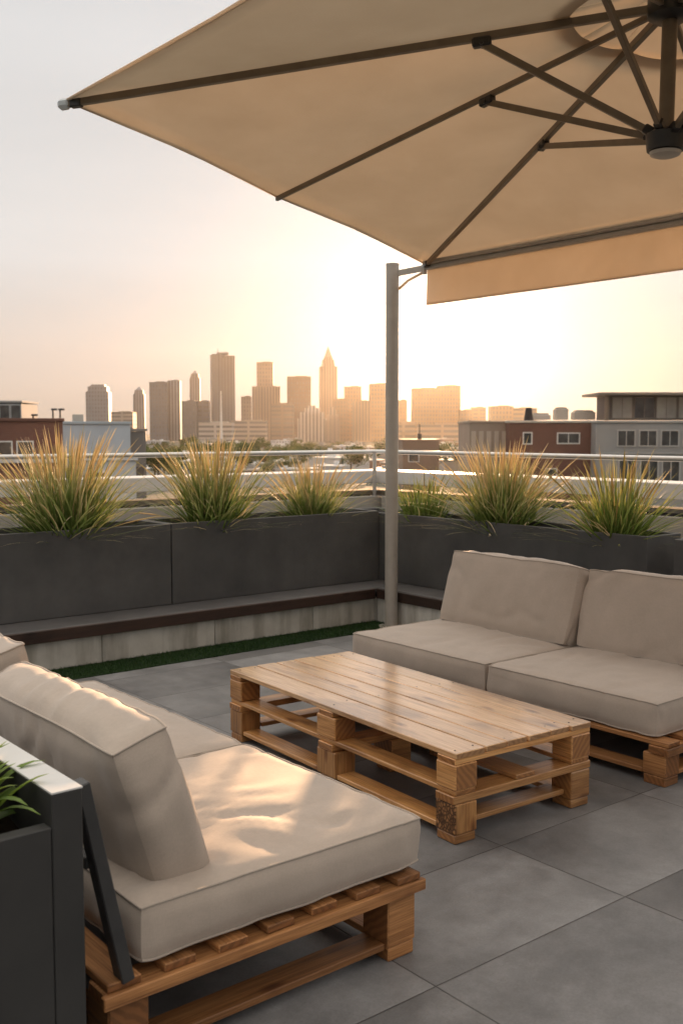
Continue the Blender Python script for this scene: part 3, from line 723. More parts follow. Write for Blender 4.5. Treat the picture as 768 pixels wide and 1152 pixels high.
# valance bar and valance along the P-R edge
P_, R_ = corners[1], corners[2]; ed = (R_ - P_).normalized(); inn = (Cc - (P_ + R_) / 2).normalized()
mb = MB(); mb.bar(P_ + ed * .02 - Vector((0, 0, .012)), R_ - Vector((0, 0, .012)), .035, .04, (0, 0, 1), .008)
mb.bar(P_ + ed * .02 + inn * .03 + Vector((0, 0, .022)), R_ + inn * .03 + Vector((0, 0, .022)), .05, .034, (0, 0, 1), .006); mb.build('valance_bar', M_metal, um)
mb = MB(); vs_, fs_ = [], []; LN = (R_ - P_).length - .04; nx, nz = 160, 14
for i in range(nx + 1):
    for j in range(nz + 1):
        s = i / nx; z = j / nz
        amp = .016 * z
        off = amp * (noise.noise((s * 14, z * .6, 3)) * 1.6 + .5 * noise.noise((s * 46 + z * 2.2, z, 8)))
        p = P_ + ed * (.03 + LN * s) - Vector((0, 0, .034 + .275 * z)) + inn * off
        vs_.append(p)
for i in range(nx):
    for j in range(nz): q = i * (nz + 1) + j; fs_.append((q, q + 1, q + nz + 2, q + nz + 1))
mb.add(vs_, fs_); va = mb.build('valance', M_canopy, um, smooth=True); va.modifiers.new('thick', 'SOLIDIFY').thickness = .003
mb = MB(); mb.tube([P_ + ed * (.03 + LN * i / 40) - Vector((0, 0, .309)) for i in range(41)], .005, 6); mb.build('hem', M_canopy, va, smooth=True)
# tie from canopy corner to the pole
mb = MB(); pt = Vector((px_, py_, 2.965)); cp = P_ + Vector((0, 0, -.01))
mb.bar(pt + (cp - pt).normalized() * .05, cp, .016, .05, (0, 0, 1), .004); mb.tube([cp + Vector((0, 0, .05)), cp - Vector((0, 0, .05))], .02, 12)
mb.build('corner_bracket', M_metal, um)
mb = MB(); mb.tube([cp - Vector((0, 0, .03)), cp.lerp(pt, .5) - Vector((0, 0, .075)), Vector((px_ + .02, py_ - .058, 2.84))], .012, 8); mb.build('tie_strap', M_canopy, um, smooth=True)
# the cantilever post and arm, right of the frame
mb = MB(); mb.tube([(6.75, .75, .08), (6.75, .75, 3.9)], .055, 20); mb.build('support_post', M_metal, um, autos=40)
mb = MB(); mb.tube([(6.75, .75, 3.55), (6.62, .88, 4.25), (6.2, 1.5, 4.62), apex + nrm * .30 + Vector((.3, -.5, .12)), apex + nrm * .26], .045, 14); mb.tube([apex + nrm * .30, apex], .03, 14); mb.build('arm', M_metal, um, smooth=True)
mb = MB(); mb.box((6.75, .75, .04), (.8, .8, .08), .01); mb.build('base', M_slab, um)

# ------------------------------------------------------------------ plants
def grass(name, label, x, y, z, h, spread, n, seed, m, group, tipmax=1.0, wid=.0055, cat='grass', greenr=.5, heads=40, base=.13):
    rnd = random.Random(seed)
    th = thing(name, label, cat, (x, y, z), group=group)
    def blades(n, hlo, hhi, wd, lean, curl, t0_, t1_):
        vs_, fs_, ts_ = [], [], []
        for i in range(n):
            az = rnd.uniform(0, 6.283); rr = base * math.sqrt(rnd.random())
            bx_, by_ = x + rr * math.cos(az) * 1.2, y + rr * math.sin(az)
            az2 = az + rnd.gauss(0, .7); L = h * rnd.uniform(hlo, hhi)
            ln = abs(rnd.gauss(0, lean)) * (.45 + rr / base); ln = min(ln, 1.35); cr = min(curl * rnd.uniform(.2, 1.1) * (.35 + ln), 1.75 - ln)
            d = Vector((math.cos(az2), math.sin(az2), 0)) * spread; side = Vector((-math.sin(az2), math.cos(az2), 0))
            tw = rnd.uniform(-.9, .9); side = (side * math.cos(tw) + d * math.sin(tw)).normalized()
            sg = 6; o = len(vs_); p = Vector((bx_, by_, z - .06)); w0 = wd * rnd.uniform(.7, 1.3)
            tb_, te_ = t0_ * rnd.uniform(.6, 1.4), t1_ * rnd.uniform(.65, 1.1)
            for k in range(sg + 1):
                s = k / sg; an = ln + cr * s * s
                wk = w0 * (1 - s ** 2.2) * (.6 + .4 * min(1, s * 4)) + .0004
                vs_ += [p - side * wk, p + side * wk]; tk = tb_ + (te_ - tb_) * s ** 1.3; ts_ += [tk, tk]
                p = p + (d * math.sin(an) + Vector((0, 0, math.cos(an)))) * (L / sg)
            for k in range(sg): q = o + 2 * k; fs_.append((q, q + 1, q + 3, q + 2))
        return vs_, fs_, ts_
    mb = MB(); v, f_, t_ = blades(n, .40, .98, wid, .46, .8, .15, tipmax * .85); mb.add(v, f_, None, t_)
    v, f_, t_ = blades(max(12, n // 11), .45, .9, wid * .8, .75, 1.5, .75, 1.0); mb.add(v, f_, None, t_)      # bent dry blades
    mb.build('leaves', m, th, recalc=False)
    if heads:
        vs_, fs_, ts_ = [], [], []; mb = MB()
        for i in range(heads):
            az = rnd.uniform(0, 6.283); ln = abs(rnd.gauss(0, .38)) + .02; L = h * rnd.uniform(.72, 1.1)
            d = Vector((math.cos(az), math.sin(az), 0)) * spread; p = Vector((x + .08 * math.cos(az) * rnd.random(), y + .08 * math.sin(az) * rnd.random(), z - .05))
            pts = []
            for k in range(8):
                s = k / 7; pts.append(p.copy()); an = ln + .35 * s * s * (ln + .15); p = p + (d * math.sin(an) + Vector((0, 0, math.cos(an)))) * (L / 7)
            rad = [.0016] * 5 + [.0055, .0045, .0006]
            mb.tube(pts, rad, 5, t=rnd.uniform(.75, 1.0) * tipmax)
        mb.build('seed_heads', m, th, smooth=True, recalc=False)
    return th
GG = 'ornamental grasses in the planters'
grass('ornamental_grass', 'wide tan-tipped grass clump in the planter at far left', 3.26, 7.28, PZ - .06, .84, 1.25, 760, 1, M_grass, GG, heads=110, wid=.0065, base=.17)
grass('ornamental_grass', 'tall tan-tipped grass clump left of the centre in the rear planter', 4.57, 7.30, PZ - .06, .80, 1.2, 680, 2, M_grass, GG, heads=95, wid=.006, base=.15, tipmax=.93)
grass('ornamental_grass', 'small feathery tan grass clump near the planter corner, left of the pole', 5.61, 7.30, PZ - .06, .62, 1.2, 520, 3, M_grass, GG, heads=70, wid=.0048, base=.12)
grass('ornamental_grass', 'low bushy green grass clump just right of the pole', 6.43, 6.70, PZ - .08, .52, 1.1, 480, 4, M_green, GG, heads=14, wid=.005, base=.13, tipmax=.8)
grass('ornamental_grass', 'golden backlit grass clump behind the right sofa, before the brick building', 6.43, 5.77, PZ - .08, .78, 1.25, 760, 5, M_grass, GG, heads=120, wid=.006, base=.16, tipmax=1.0)
grass('ornamental_grass', 'green upright grass clump with pale stems at the end of the right planter', 6.42, 4.62, PZ - .08, .72, 1.25, 420, 6, M_green, GG, heads=40, wid=.007, base=.13, tipmax=1.0)
# near-left planter with strap leaved plant
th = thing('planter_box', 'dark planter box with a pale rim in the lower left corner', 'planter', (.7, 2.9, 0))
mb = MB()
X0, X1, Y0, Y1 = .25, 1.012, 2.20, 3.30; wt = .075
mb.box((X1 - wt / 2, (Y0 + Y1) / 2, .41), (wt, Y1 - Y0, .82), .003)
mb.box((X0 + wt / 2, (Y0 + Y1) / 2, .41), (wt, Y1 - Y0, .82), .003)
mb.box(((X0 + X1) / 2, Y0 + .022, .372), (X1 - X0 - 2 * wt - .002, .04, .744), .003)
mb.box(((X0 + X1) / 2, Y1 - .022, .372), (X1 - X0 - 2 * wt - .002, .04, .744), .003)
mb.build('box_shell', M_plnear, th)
mb = MB(); mb.box((X1 - wt / 2, (Y0 + Y1) / 2, .823), (wt + .002, Y1 - Y0 + .002, .005), .001); mb.build('rim', M_planterpale, th)
mb = MB(); mb.box((X0 + wt / 2, (Y0 + Y1) / 2, .823), (wt + .002, Y1 - Y0 + .002, .005), .001); mb.build('rim', M_planterpale, th)
mb = MB(); v = []; fs_ = []
for i in range(17):
    for j in range(21):
        x = X0 + wt + (X1 - X0 - 2 * wt) * i / 16; y = Y0 + .043 + (Y1 - Y0 - .086) * j / 20; v.append((x, y, .68 + .05 * noise.noise((x * 9, y * 9, 0))))
for i in range(16):
    for j in range(20): a = i * 21 + j; fs_.append((a, a + 21, a + 22, a + 1))
mb.add(v, fs_); mb.build('soil', M_soil, th, smooth=True, recalc=False)
def strap(label, x, y, z, L0, n, seed, tips=0):
    rnd = random.Random(seed); th = thing('strap_leaf_plant', label, 'plant', (x, y, z), group='strap leaved plants in the near planter')
    mb = MB()
    for i in range(n):
        az = rnd.uniform(0, 6.283); L = L0 * rnd.uniform(.55, 1.1); ln = abs(rnd.gauss(.25, .3)); cr = rnd.uniform(.5, 1.5)
        d = Vector((math.cos(az), math.sin(az), 0)); sd_ = Vector((-d.y, d.x, 0)); p = Vector((x, y, z)) + d * rnd.uniform(.0, .05)
        w0 = rnd.uniform(.012, .021); vs_, fs_, ts_ = [], [], []; tb_ = rnd.uniform(.15, .6)
        for k in range(10):
            s = k / 9; an = ln + cr * s * s; wk = w0 * math.sin(math.pi * min(1, .18 + s * .82)) ** .8 + .0006
            n_ = (-d * math.cos(an) + Vector((0, 0, math.sin(an))))
            vs_ += [p - sd_ * wk + n_ * -wk * .3 * -1, p, p + sd_ * wk + n_ * wk * .3]; ts_ += [tb_ + .35 * s] * 3
            p = p + (d * math.sin(an) + Vector((0, 0, math.cos(an)))) * (L / 9)
        for k in range(9): q = 3 * k; fs_ += [(q, q + 1, q + 4, q + 3), (q + 1, q + 2, q + 5, q + 4)]
        mb.add(vs_, fs_, None, ts_)
    mb.build('leaves', M_strap, th, smooth=True, recalc=False)
    if tips:
        mb = MB()
        for i in range(tips):
            az = rnd.uniform(-.6, 1.4); d = Vector((math.cos(az), math.sin(az), 0)); p = Vector((x, y, z)); pts = []; ln = rnd.uniform(.12, .35)
            for k in range(8): pts.append(p.copy()); an = ln + .5 * (k / 7) ** 2; p = p + (d * math.sin(an) + Vector((0, 0, math.cos(an)))) * L0 * .2
            mb.tube(pts, [.003, .003, .0025, .002, .002, .0035, .003, .0005], 5, t=1.0)
        mb.build('seed_stems', M_grass, th, smooth=True, recalc=False)
strap('bright green strap leaved plant nearest the rim of the near left planter', .79, 2.44, .67, .27, 74, 51, 0)
strap('green strap leaved plant with thin pale stems deeper in the near left planter', .79, 2.74, .67, .28, 74, 52, 5)
strap('dark green strap leaved plant at the outer side of the near left planter', .60, 2.50, .68, .30, 56, 53, 0)

# ------------------------------------------------------------------ city
def cbuild(mb, name, m, th, col=None):
    o = mb.build(name, m, th)
    if col: o.color = (*col, 1)
    return o
def loc_thing(name, label, cat, x, d, group=None, dr=0):
    return thing(name, label, cat, at(x, d, GZ), YAW - R(90) + R(dr), group)
def hz_of(y, d): return H + (487 - y) * d / 1156.4 - GZ    # height above ground of a point seen at y
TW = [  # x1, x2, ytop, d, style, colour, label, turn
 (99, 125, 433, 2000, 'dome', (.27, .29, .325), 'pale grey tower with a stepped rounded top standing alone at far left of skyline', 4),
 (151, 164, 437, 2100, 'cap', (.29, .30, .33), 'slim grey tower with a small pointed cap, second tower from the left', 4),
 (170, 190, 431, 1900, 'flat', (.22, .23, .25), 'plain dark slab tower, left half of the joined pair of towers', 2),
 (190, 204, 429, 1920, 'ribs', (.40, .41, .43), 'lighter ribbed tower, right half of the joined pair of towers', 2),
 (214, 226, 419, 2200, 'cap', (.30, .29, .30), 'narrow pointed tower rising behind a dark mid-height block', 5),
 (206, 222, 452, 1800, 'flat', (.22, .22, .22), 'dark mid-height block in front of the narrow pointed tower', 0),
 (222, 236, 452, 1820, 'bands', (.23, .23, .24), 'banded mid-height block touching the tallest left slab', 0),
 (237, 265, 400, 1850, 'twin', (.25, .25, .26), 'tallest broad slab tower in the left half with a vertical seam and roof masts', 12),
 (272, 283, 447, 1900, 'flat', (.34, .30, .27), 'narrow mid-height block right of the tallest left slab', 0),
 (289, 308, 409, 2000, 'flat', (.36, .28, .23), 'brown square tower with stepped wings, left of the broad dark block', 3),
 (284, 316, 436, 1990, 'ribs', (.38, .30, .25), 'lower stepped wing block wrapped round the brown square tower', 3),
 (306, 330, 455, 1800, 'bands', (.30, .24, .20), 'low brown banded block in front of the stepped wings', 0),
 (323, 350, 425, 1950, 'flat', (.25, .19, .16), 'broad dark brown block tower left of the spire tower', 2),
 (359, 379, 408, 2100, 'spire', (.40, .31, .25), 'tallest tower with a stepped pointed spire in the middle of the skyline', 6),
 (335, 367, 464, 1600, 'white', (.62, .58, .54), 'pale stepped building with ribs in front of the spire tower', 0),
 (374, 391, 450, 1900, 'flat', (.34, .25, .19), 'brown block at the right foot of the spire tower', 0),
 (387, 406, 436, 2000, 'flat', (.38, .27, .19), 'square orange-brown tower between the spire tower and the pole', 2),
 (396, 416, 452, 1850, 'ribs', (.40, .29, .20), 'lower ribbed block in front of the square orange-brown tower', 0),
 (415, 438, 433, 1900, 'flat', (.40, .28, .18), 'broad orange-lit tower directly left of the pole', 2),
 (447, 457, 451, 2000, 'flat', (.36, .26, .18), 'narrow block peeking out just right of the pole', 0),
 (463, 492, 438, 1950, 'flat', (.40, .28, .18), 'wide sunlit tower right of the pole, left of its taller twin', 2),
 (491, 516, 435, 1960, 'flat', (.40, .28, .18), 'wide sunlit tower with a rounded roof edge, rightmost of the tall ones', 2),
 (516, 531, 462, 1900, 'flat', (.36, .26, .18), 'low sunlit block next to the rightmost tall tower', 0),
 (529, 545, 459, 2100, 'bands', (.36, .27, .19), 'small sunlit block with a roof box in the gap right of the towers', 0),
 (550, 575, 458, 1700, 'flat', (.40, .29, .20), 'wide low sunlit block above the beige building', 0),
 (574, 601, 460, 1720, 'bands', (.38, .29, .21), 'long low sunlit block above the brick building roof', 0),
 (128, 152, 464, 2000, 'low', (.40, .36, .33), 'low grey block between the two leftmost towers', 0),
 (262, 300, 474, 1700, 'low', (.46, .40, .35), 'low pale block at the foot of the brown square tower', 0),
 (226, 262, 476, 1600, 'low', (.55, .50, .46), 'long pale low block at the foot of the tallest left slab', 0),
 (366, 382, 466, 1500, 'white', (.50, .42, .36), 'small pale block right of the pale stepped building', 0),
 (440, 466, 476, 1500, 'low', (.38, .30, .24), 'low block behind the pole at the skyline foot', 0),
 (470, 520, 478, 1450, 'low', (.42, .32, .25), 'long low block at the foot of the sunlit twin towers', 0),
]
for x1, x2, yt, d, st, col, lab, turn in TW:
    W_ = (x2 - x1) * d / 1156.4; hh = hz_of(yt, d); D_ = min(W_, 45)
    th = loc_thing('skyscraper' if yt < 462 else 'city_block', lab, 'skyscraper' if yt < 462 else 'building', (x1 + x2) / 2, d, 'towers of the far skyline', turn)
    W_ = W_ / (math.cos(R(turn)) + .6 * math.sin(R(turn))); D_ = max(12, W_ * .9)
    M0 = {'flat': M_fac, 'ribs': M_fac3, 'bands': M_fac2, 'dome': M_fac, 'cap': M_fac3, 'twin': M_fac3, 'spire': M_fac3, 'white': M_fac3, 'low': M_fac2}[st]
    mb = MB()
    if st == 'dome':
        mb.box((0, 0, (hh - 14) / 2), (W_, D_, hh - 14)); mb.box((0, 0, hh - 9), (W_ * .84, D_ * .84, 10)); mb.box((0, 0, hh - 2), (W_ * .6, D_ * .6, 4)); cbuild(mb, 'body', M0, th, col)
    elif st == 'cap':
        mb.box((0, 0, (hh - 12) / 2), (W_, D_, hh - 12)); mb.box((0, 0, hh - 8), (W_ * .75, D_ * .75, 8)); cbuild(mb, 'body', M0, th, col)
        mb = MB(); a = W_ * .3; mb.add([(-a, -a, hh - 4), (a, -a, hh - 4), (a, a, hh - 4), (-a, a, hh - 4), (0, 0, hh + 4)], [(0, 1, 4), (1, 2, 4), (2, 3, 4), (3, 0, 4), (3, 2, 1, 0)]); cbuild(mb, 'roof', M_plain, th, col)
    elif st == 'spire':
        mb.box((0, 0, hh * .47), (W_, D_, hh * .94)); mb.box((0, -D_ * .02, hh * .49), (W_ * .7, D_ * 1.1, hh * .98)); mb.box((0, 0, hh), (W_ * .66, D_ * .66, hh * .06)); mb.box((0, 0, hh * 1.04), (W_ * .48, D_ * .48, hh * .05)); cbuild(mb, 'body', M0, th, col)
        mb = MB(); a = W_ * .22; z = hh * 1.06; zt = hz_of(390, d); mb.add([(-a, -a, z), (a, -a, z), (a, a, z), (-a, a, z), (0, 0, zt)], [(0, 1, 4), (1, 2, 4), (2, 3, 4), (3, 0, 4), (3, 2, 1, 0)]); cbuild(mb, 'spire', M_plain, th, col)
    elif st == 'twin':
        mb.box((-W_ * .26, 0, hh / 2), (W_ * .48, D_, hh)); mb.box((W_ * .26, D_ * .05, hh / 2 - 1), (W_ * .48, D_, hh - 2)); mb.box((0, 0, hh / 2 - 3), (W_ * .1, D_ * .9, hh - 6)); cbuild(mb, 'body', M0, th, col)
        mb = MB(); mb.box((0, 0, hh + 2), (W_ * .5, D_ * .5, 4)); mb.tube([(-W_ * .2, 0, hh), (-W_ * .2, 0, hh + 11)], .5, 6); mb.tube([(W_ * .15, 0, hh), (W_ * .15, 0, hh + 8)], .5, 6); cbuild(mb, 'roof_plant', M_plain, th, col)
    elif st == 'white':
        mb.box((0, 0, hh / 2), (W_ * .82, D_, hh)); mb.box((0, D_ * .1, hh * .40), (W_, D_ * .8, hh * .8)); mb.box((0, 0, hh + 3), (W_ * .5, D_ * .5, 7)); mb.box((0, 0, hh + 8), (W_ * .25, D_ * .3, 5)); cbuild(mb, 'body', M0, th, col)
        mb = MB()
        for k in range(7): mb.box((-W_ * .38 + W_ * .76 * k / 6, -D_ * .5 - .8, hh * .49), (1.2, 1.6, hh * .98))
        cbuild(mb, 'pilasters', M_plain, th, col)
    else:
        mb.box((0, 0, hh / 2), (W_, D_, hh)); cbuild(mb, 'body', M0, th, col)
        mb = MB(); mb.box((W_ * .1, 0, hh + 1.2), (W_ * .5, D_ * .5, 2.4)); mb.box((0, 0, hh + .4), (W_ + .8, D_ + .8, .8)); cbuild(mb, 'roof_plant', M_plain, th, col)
# slim white mast in front of the tallest slab
th = loc_thing('mast', 'thin white mast in front of the tallest left slab tower', 'mast', 249, 1500)
mb = MB(); mb.tube([(0, 0, 0), (0, 0, hz_of(440, 1500))], [2.4, .8], 8); cbuild(mb, 'shaft', M_plain, th, (.75, .73, .7))
mb = MB(); mb.box((0, 0, 3), (12, 12, 6)); cbuild(mb, 'footing', M_plain, th, (.6, .58, .55))

# low roofs between the parapet and the towers
rnd = random.Random(77)
low = []
def lowrise(x, d, W_, D_, h, col, wcol, label, turn=0, group='low flat roofed buildings below the skyline'):
    th = loc_thing('low_building', label, 'building', x, d, group, turn)
    mb = MB(); mb.box((0, 0, h / 2), (W_, D_, h)); cbuild(mb, 'walls', M_low if h > 6 else M_plain, th, wcol)
    mb = MB(); mb.box((0, 0, h + .25), (W_ + .5, D_ + .5, .5)); mb.box((W_ * .2, D_ * .1, h + 1.2), (W_ * .15, D_ * .2, 1.4)); mb.box((-W_ * .25, -D_ * .1, h + .9), (W_ * .1, D_ * .12, .8)); cbuild(mb, 'roof', M_plain, th, col)
pal = [((.66, .67, .68), (.56, .58, .62), 'white roofed low building with pale blue-grey walls'), ((.50, .49, .47), (.42, .39, .37), 'grey roofed low building with taupe walls'),
       ((.60, .55, .50), (.33, .22, .17), 'pale roofed low building with brown walls'), ((.36, .35, .34), (.46, .43, .40), 'dark roofed low building with beige walls'), ((.70, .70, .69), (.66, .66, .66), 'all white flat roofed low building')]
for d in (345, 400, 470, 560, 690, 900, 1150):
    x = 110 + rnd.uniform(0, 12)
    while x < 560:
        if rnd.random() < .5:
            dd = d * rnd.uniform(.95, 1.06); W_ = rnd.uniform(9, 22) * (dd / 500) ** .6; h = rnd.choice((4, 4.6, 5.4, 6.8)) * (1.25 if d > 600 else .85)
            c_, w_, lb = rnd.choice(pal)
            lowrise(x, dd, W_, rnd.uniform(8, 20), h, c_, w_, lb + ' among trees below the skyline', rnd.uniform(-25, 25))
        x += rnd.uniform(12, 22)

# trees
def tree_proto(seed, h, cr):
    rnd = random.Random(seed); tr = MB()
    tr.tube([(0, 0, 0), (.1, .05, h * .3), (.05, .1, h * .55), (0, 0, h * .8)], [h * .03, h * .024, h * .016, h * .004], 8)
    for k in range(6):
        a = k * 1.05 + rnd.random(); z = h * rnd.uniform(.3, .5); tr.tube([(0, 0, z), (math.cos(a) * cr * .4, math.sin(a) * cr * .4, z + h * .13), (math.cos(a) * cr * .75, math.sin(a) * cr * .75, z + h * .22)], [h * .012, h * .008, h * .003], 6)
    lobes = [(Vector((rnd.gauss(0, cr * .42), rnd.gauss(0, cr * .42), h * rnd.uniform(.45, .86))), cr * rnd.uniform(.28, .5), rnd.uniform(.1, .8)) for k in range(13)]
    cw = MB(); vs_, fs_, ts_ = [], [], []
    for c, r_, tn in lobes:
        for i in range(190):
            dv = Vector((rnd.gauss(0, 1), rnd.gauss(0, 1), rnd.gauss(0, .8))).normalized(); p = c + dv * r_ * rnd.uniform(.45, 1.1)
            a = Vector((rnd.gauss(0, 1), rnd.gauss(0, 1), rnd.gauss(0, 1))).normalized(); b = a.orthogonal().normalized(); s = rnd.uniform(.12, .26) * cr / 4
            o = len(vs_); vs_ += [p - a * s, p + b * s * .7, p + a * s, p - b * s * .7]; fs_.append((o, o + 1, o + 2, o + 3)); ts_ += [min(1, max(0, tn + rnd.gauss(0, .12)))] * 4
    cw.add(vs_, fs_, None, ts_)
    return tr, cw
protos = []
for k, (s, h, cr) in enumerate(((1, 12, 5.2), (2, 10, 5.5), (3, 14, 5.0))):
    tr, cw = tree_proto(s, h, cr)
    th = thing('broadleaf_tree', ('broad green tree with a lumpy crown among the low roofs below the skyline', 'low spreading green tree among the low roofs below the skyline', 'taller dark green tree rising among the low roofs below the skyline')[k], 'tree', (0, 0, 0), .001, 'trees among the low roofs')
    tr.build('trunk', M_trunk, th); cw.build('crown', M_tree, th, recalc=False); protos.append([th, False])
def put_tree(x, d, s, k=None):
    k = rnd.randrange(3) if k is None else k
    th, used = protos[k]
    if used: th = copy_tree(th)
    protos[k][1] = True
    th.location = at(x, d, GZ); th.rotation_euler = (0, 0, rnd.uniform(0, 6.28)); th.scale = (s, s, s * rnd.uniform(.85, 1.1))
for x in range(150, 350, 9):
    for d in (330, 385, 440, 520, 640, 800):
        if rnd.random() < .42: put_tree(x + rnd.uniform(-6, 6), d * rnd.uniform(.92, 1.1), rnd.uniform(.62, .95))
for x, d in ((178, 300), (184, 310), (282, 420), (298, 430), (308, 425), (316, 420), (327, 430), (367, 560), (372, 560), (405, 520), (430, 560), (384, 900), (470, 420), (488, 330), (512, 360), (525, 350), (540, 420), (395, 380), (348, 400)):
    put_tree(x, d, rnd.uniform(.75, 1.1))

# ------------------------------------------------------------------ nearer neighbours
def window(th, x, z, w_, h_, yf, fr=.09, mull=0, frcol=(.75, .75, .73), gm=None):
    """window on a local -Y face at y = yf"""
    mb = MB()
    for sx in (-1, 1): mb.box((x + sx * (w_ / 2 - fr / 2), yf - .03, z), (fr, .10, h_), .006)
    for sz in (-1, 1): mb.box((x, yf - .03, z + sz * (h_ / 2 - fr / 2)), (w_ - 2 * fr - .004, .10, fr), .006)
    for k in range(mull): mb.box((x - w_ / 2 + w_ * (k + 1) / (mull + 1), yf - .025, z), (fr * .6, .07, h_ - 2 * fr - .004), .004)
    o = mb.build('window', M_plain, th); o.color = (*frcol, 1)
    mb = MB(); mb.box((x, yf + .0, z), (w_ - 2 * fr, .03, h_ - 2 * fr)); mb.build('pane', gm or M_glass, o)
def nb(name, label, x1, x2, yt, d, D_, m, col, turn=0, roofc=(.5, .48, .45), par=.5, cat='building'):
    th = loc_thing(name, label, cat, (x1 + x2) / 2, d, None, turn); W_ = (x2 - x1) * d / 1156.4; hh = hz_of(yt, d)
    mb = MB(); mb.box((0, D_ / 2, (hh - .25) / 2), (W_, D_, hh - .25)); cbuild(mb, 'walls', m, th, col)
    mb = MB(); mb.box((0, D_ / 2, hh - .12), (W_ + .24, D_ + .24, .22), .02); cbuild(mb, 'roof_edge', M_plain, th, roofc)
    return th, W_, hh
PXM = lambda px, d: px * d / 1156.4
# left: brick building
d = 70
th, W_, hh = nb('brick_building', 'red brick building with white framed windows at the left edge', -110, 68, 470, d, 9, M_brick, (.2, .08, .05), 19, roofc=(.16, .08, .06))
def lx(x, x1, x2, d): return PXM(x - (x1 + x2) / 2, d)
for xx in (-60, -38, 3, 26): window(th, lx(xx, -110, 68, d), hz_of(507, d), PXM(19, d), PXM(22, d), 0, .09)
mb = MB(); mb.box((lx(-20, -110, 68, d), -.06, hz_of(519, d)), (PXM(176, d), .12, .25), .02); cbuild(mb, 'ledge', M_plain, th, (.6, .6, .6))
for xx, hgt in ((36, .35), (58, 1.0), (66, 1.0)):
    mb = MB(); X_ = lx(xx, -110, 68, d); mb.tube([(X_, .5, hh - .05), (X_, .5, hh + hgt * .62)], .06, 8); mb.tube([(X_ - .12, .5, hh + hgt * .62), (X_ + .3, .5, hh + hgt * .62)], .07, 8); mb.build('vent_pipe', M_dark, th)
# blue-white wall building, grey annex
d = 84
th, W_, hh = nb('plain_building', 'pale blue-white rendered building with a blank wall behind the left grasses', 68, 146, 474, d, 10, M_plain, (.50, .58, .66), 15, roofc=(.42, .50, .56))
mb = MB(); mb.box((-W_ * .23, 2, hh + .25), (.9, .9, .7), .03); mb.build('roof_vent', M_metal, th)
th2, W2, h2 = nb('grey_annex', 'small grey annex against the right side of the pale blue-white building', 146.5, 164, 482, 86, 7, M_plain, (.20, .19, .18), 13, roofc=(.25, .24, .23))
mb = MB(); mb.box((0, -.05, h2 - 4), (.9, .08, 1.6), .02); mb.build('window', M_glass, th2)
th, W_, hh = nb('white_building', 'low white building with a dark doorway below the blue-white wall', 88, 152, 514, 64, 5, M_plain, (.62, .63, .66), 13, roofc=(.66, .67, .7))
window(th, -W_ * .2, hh - 1.6, 1.3, 1.4, 0, .08)
# a dark shrub mass on that roof terrace
th = loc_thing('glass_block', 'small glass fronted block behind the brick building roof at the left edge', 'building', 0, 150)
W_ = PXM(50, 150); hh = hz_of(452, 150); mb = MB(); mb.box((0, 4, hh / 2 - .15), (W_, 8, hh - .3)); cbuild(mb, 'walls', M_plain, th, (.34, .36, .38))
mb = MB(); mb.box((0, 4, hh), (W_ + .3, 8.3, .3), .03); cbuild(mb, 'roof_edge', M_plain, th, (.4, .4, .4))
for k in range(4): window(th, -W_ / 2 + W_ * (k + .5) / 4, hh - 1.6, W_ / 4 - .1, 2.3, 0, .1, 0, (.4, .42, .44))
# right: grey building with glazed penthouse
d = 100
th, W_, hh = nb('grey_building', 'grey apartment building with a glazed penthouse at the right edge', 670, 900, 473, d, 14, M_plain, (.34, .335, .33), roofc=(.44, .43, .42))
o_ = lambda x: lx(x, 670, 900, d)
ph = hz_of(445, d); z0 = hh
mb = MB(); mb.box((o_(790), 3.5, (z0 + ph) / 2 + .05), (PXM(206, d), 4.8, ph - z0 - .1)); cbuild(mb, 'penthouse', M_plain, th, (.16, .14, .13))
for k in range(8):
    window(th, o_(702 + k * 25), (z0 + ph) / 2 + .05, PXM(24, d), ph - z0 - .25, 1.02, .09, 1, (.22, .19, .17), M_blind if k % 3 != 1 else M_glass)
mb = MB(); mb.box((o_(782), 3.0, ph + .16), (PXM(222, d), 7.2, .26), .03); cbuild(mb, 'roof', M_plain, th, (.30, .25, .21))
mb = MB(); mb.box((o_(681), -.1, (z0 + ph) / 2), (.35, .35, ph - z0 - .02), .02); cbuild(mb, 'corner_post', M_plain, th, (.22, .17, .13))
for k in range(8):
    X_ = o_(704 + k * 24.5); window(th, X_, hz_of(493, d), PXM(21, d), PXM(19, d), 0, .12, 1, (.5, .48, .46))
for k in range(8):
    X_ = o_(706 + k * 24.5); window(th, X_, hz_of(531, d), PXM(21, d), PXM(28, d), 0, .12, 1, (.5, .48, .46))
mb = MB()
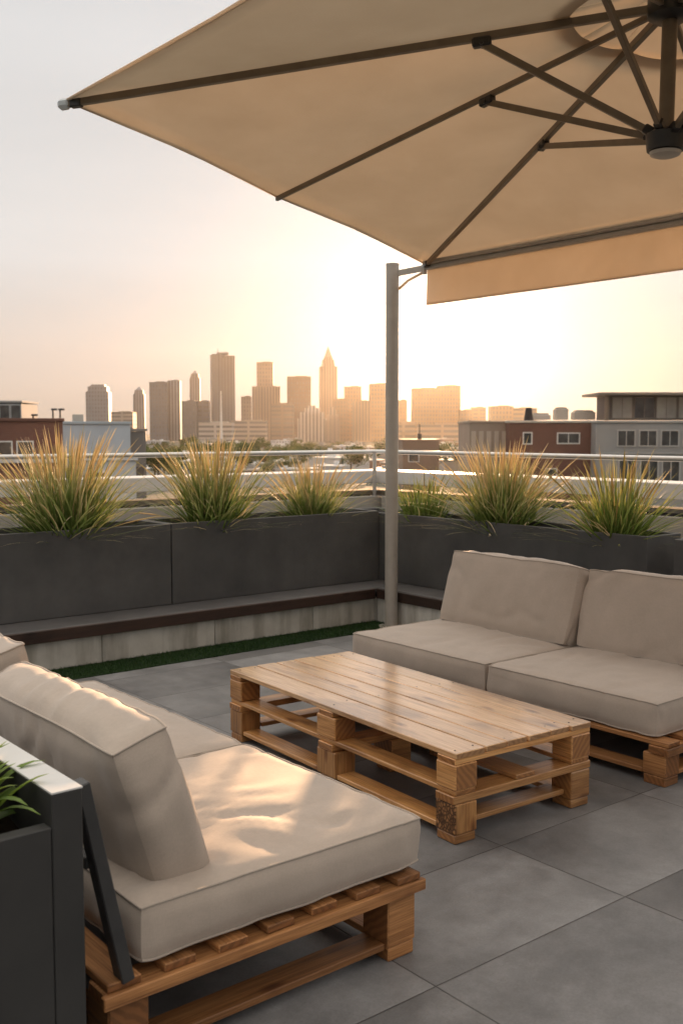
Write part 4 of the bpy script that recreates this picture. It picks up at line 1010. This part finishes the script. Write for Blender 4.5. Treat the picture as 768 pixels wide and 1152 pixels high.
for yy in (510, 475): mb.box((0, -.05, hz_of(yy, d)), (W_, .1, .12), .01)
cbuild(mb, 'string_course', M_plain, th, (.42, .41, .40))
# brick block
d = 102
th, W_, hh = nb('brick_building', 'red brick building with a white roof edge left of the grey apartment building', 572, 669, 473, d, 12, M_brick, (.2, .08, .05), roofc=(.62, .58, .52))
window(th, lx(639, 572, 669, d), hz_of(493, d), PXM(26, d), PXM(13, d), 0, .12, 1); window(th, lx(593, 572, 669, d), hz_of(493, d), PXM(11, d), PXM(14, d), 0, .12, 0)
window(th, lx(620, 572, 669, d), hz_of(534, d), PXM(14, d), PXM(15, d), 0, .12, 0)
rooftop = [(598, .9, 1.3, M_black, 'flue_pipe'), (613, 2.0, .5, M_metal, 'roof_unit'), (637, 1.3, 1.1, M_metal, 'roof_unit'), (663, 2.2, .8, M_metal, 'roof_unit')]
for xx, w_, h_, m, nm in rooftop:
    mb = MB(); X_ = lx(xx, 572, 669, d)
    if nm == 'flue_pipe': mb.tube([(X_, 2, hh), (X_, 2, hh + h_)], [.5, .3], 10)
    else: mb.box((X_, 3, hh + h_ / 2 + .1), (w_, 1.4, h_), .05); mb.box((X_, 3, hh + h_ + .2), (w_ * .8, 1.1, .16), .03)
    mb.build(nm, m, th)
th, W_, hh = nb('beige_building', 'beige building with pale upright panels left of the right brick building', 528, 571, 473, 104, 10, M_plain, (.36, .29, .235), roofc=(.48, .40, .33))
mb = MB()
for k in range(5): mb.box((-W_ / 2 + W_ * (k + .5) / 5, -.05, hz_of(500, 104)), (.45, .1, PXM(30, 104)), .02)
cbuild(mb, 'panels', M_plain, th, (.52, .45, .38))
th, W_, hh = nb('brown_building', 'low brown building with a roof mast right of the pole', 453, 494, 494, 150, 12, M_plain, (.26, .185, .14), roofc=(.34, .26, .2))
mb = MB(); mb.tube([(0, 3, hh), (0, 3, hh + 2.2)], .09, 6); mb.box((0, 3, hh + .4), (.6, .6, .8), .03); mb.build('roof_mast', M_dark, th)
window(th, -W_ * .2, hh - 2.6, 1.6, 1.5, 0, .12)
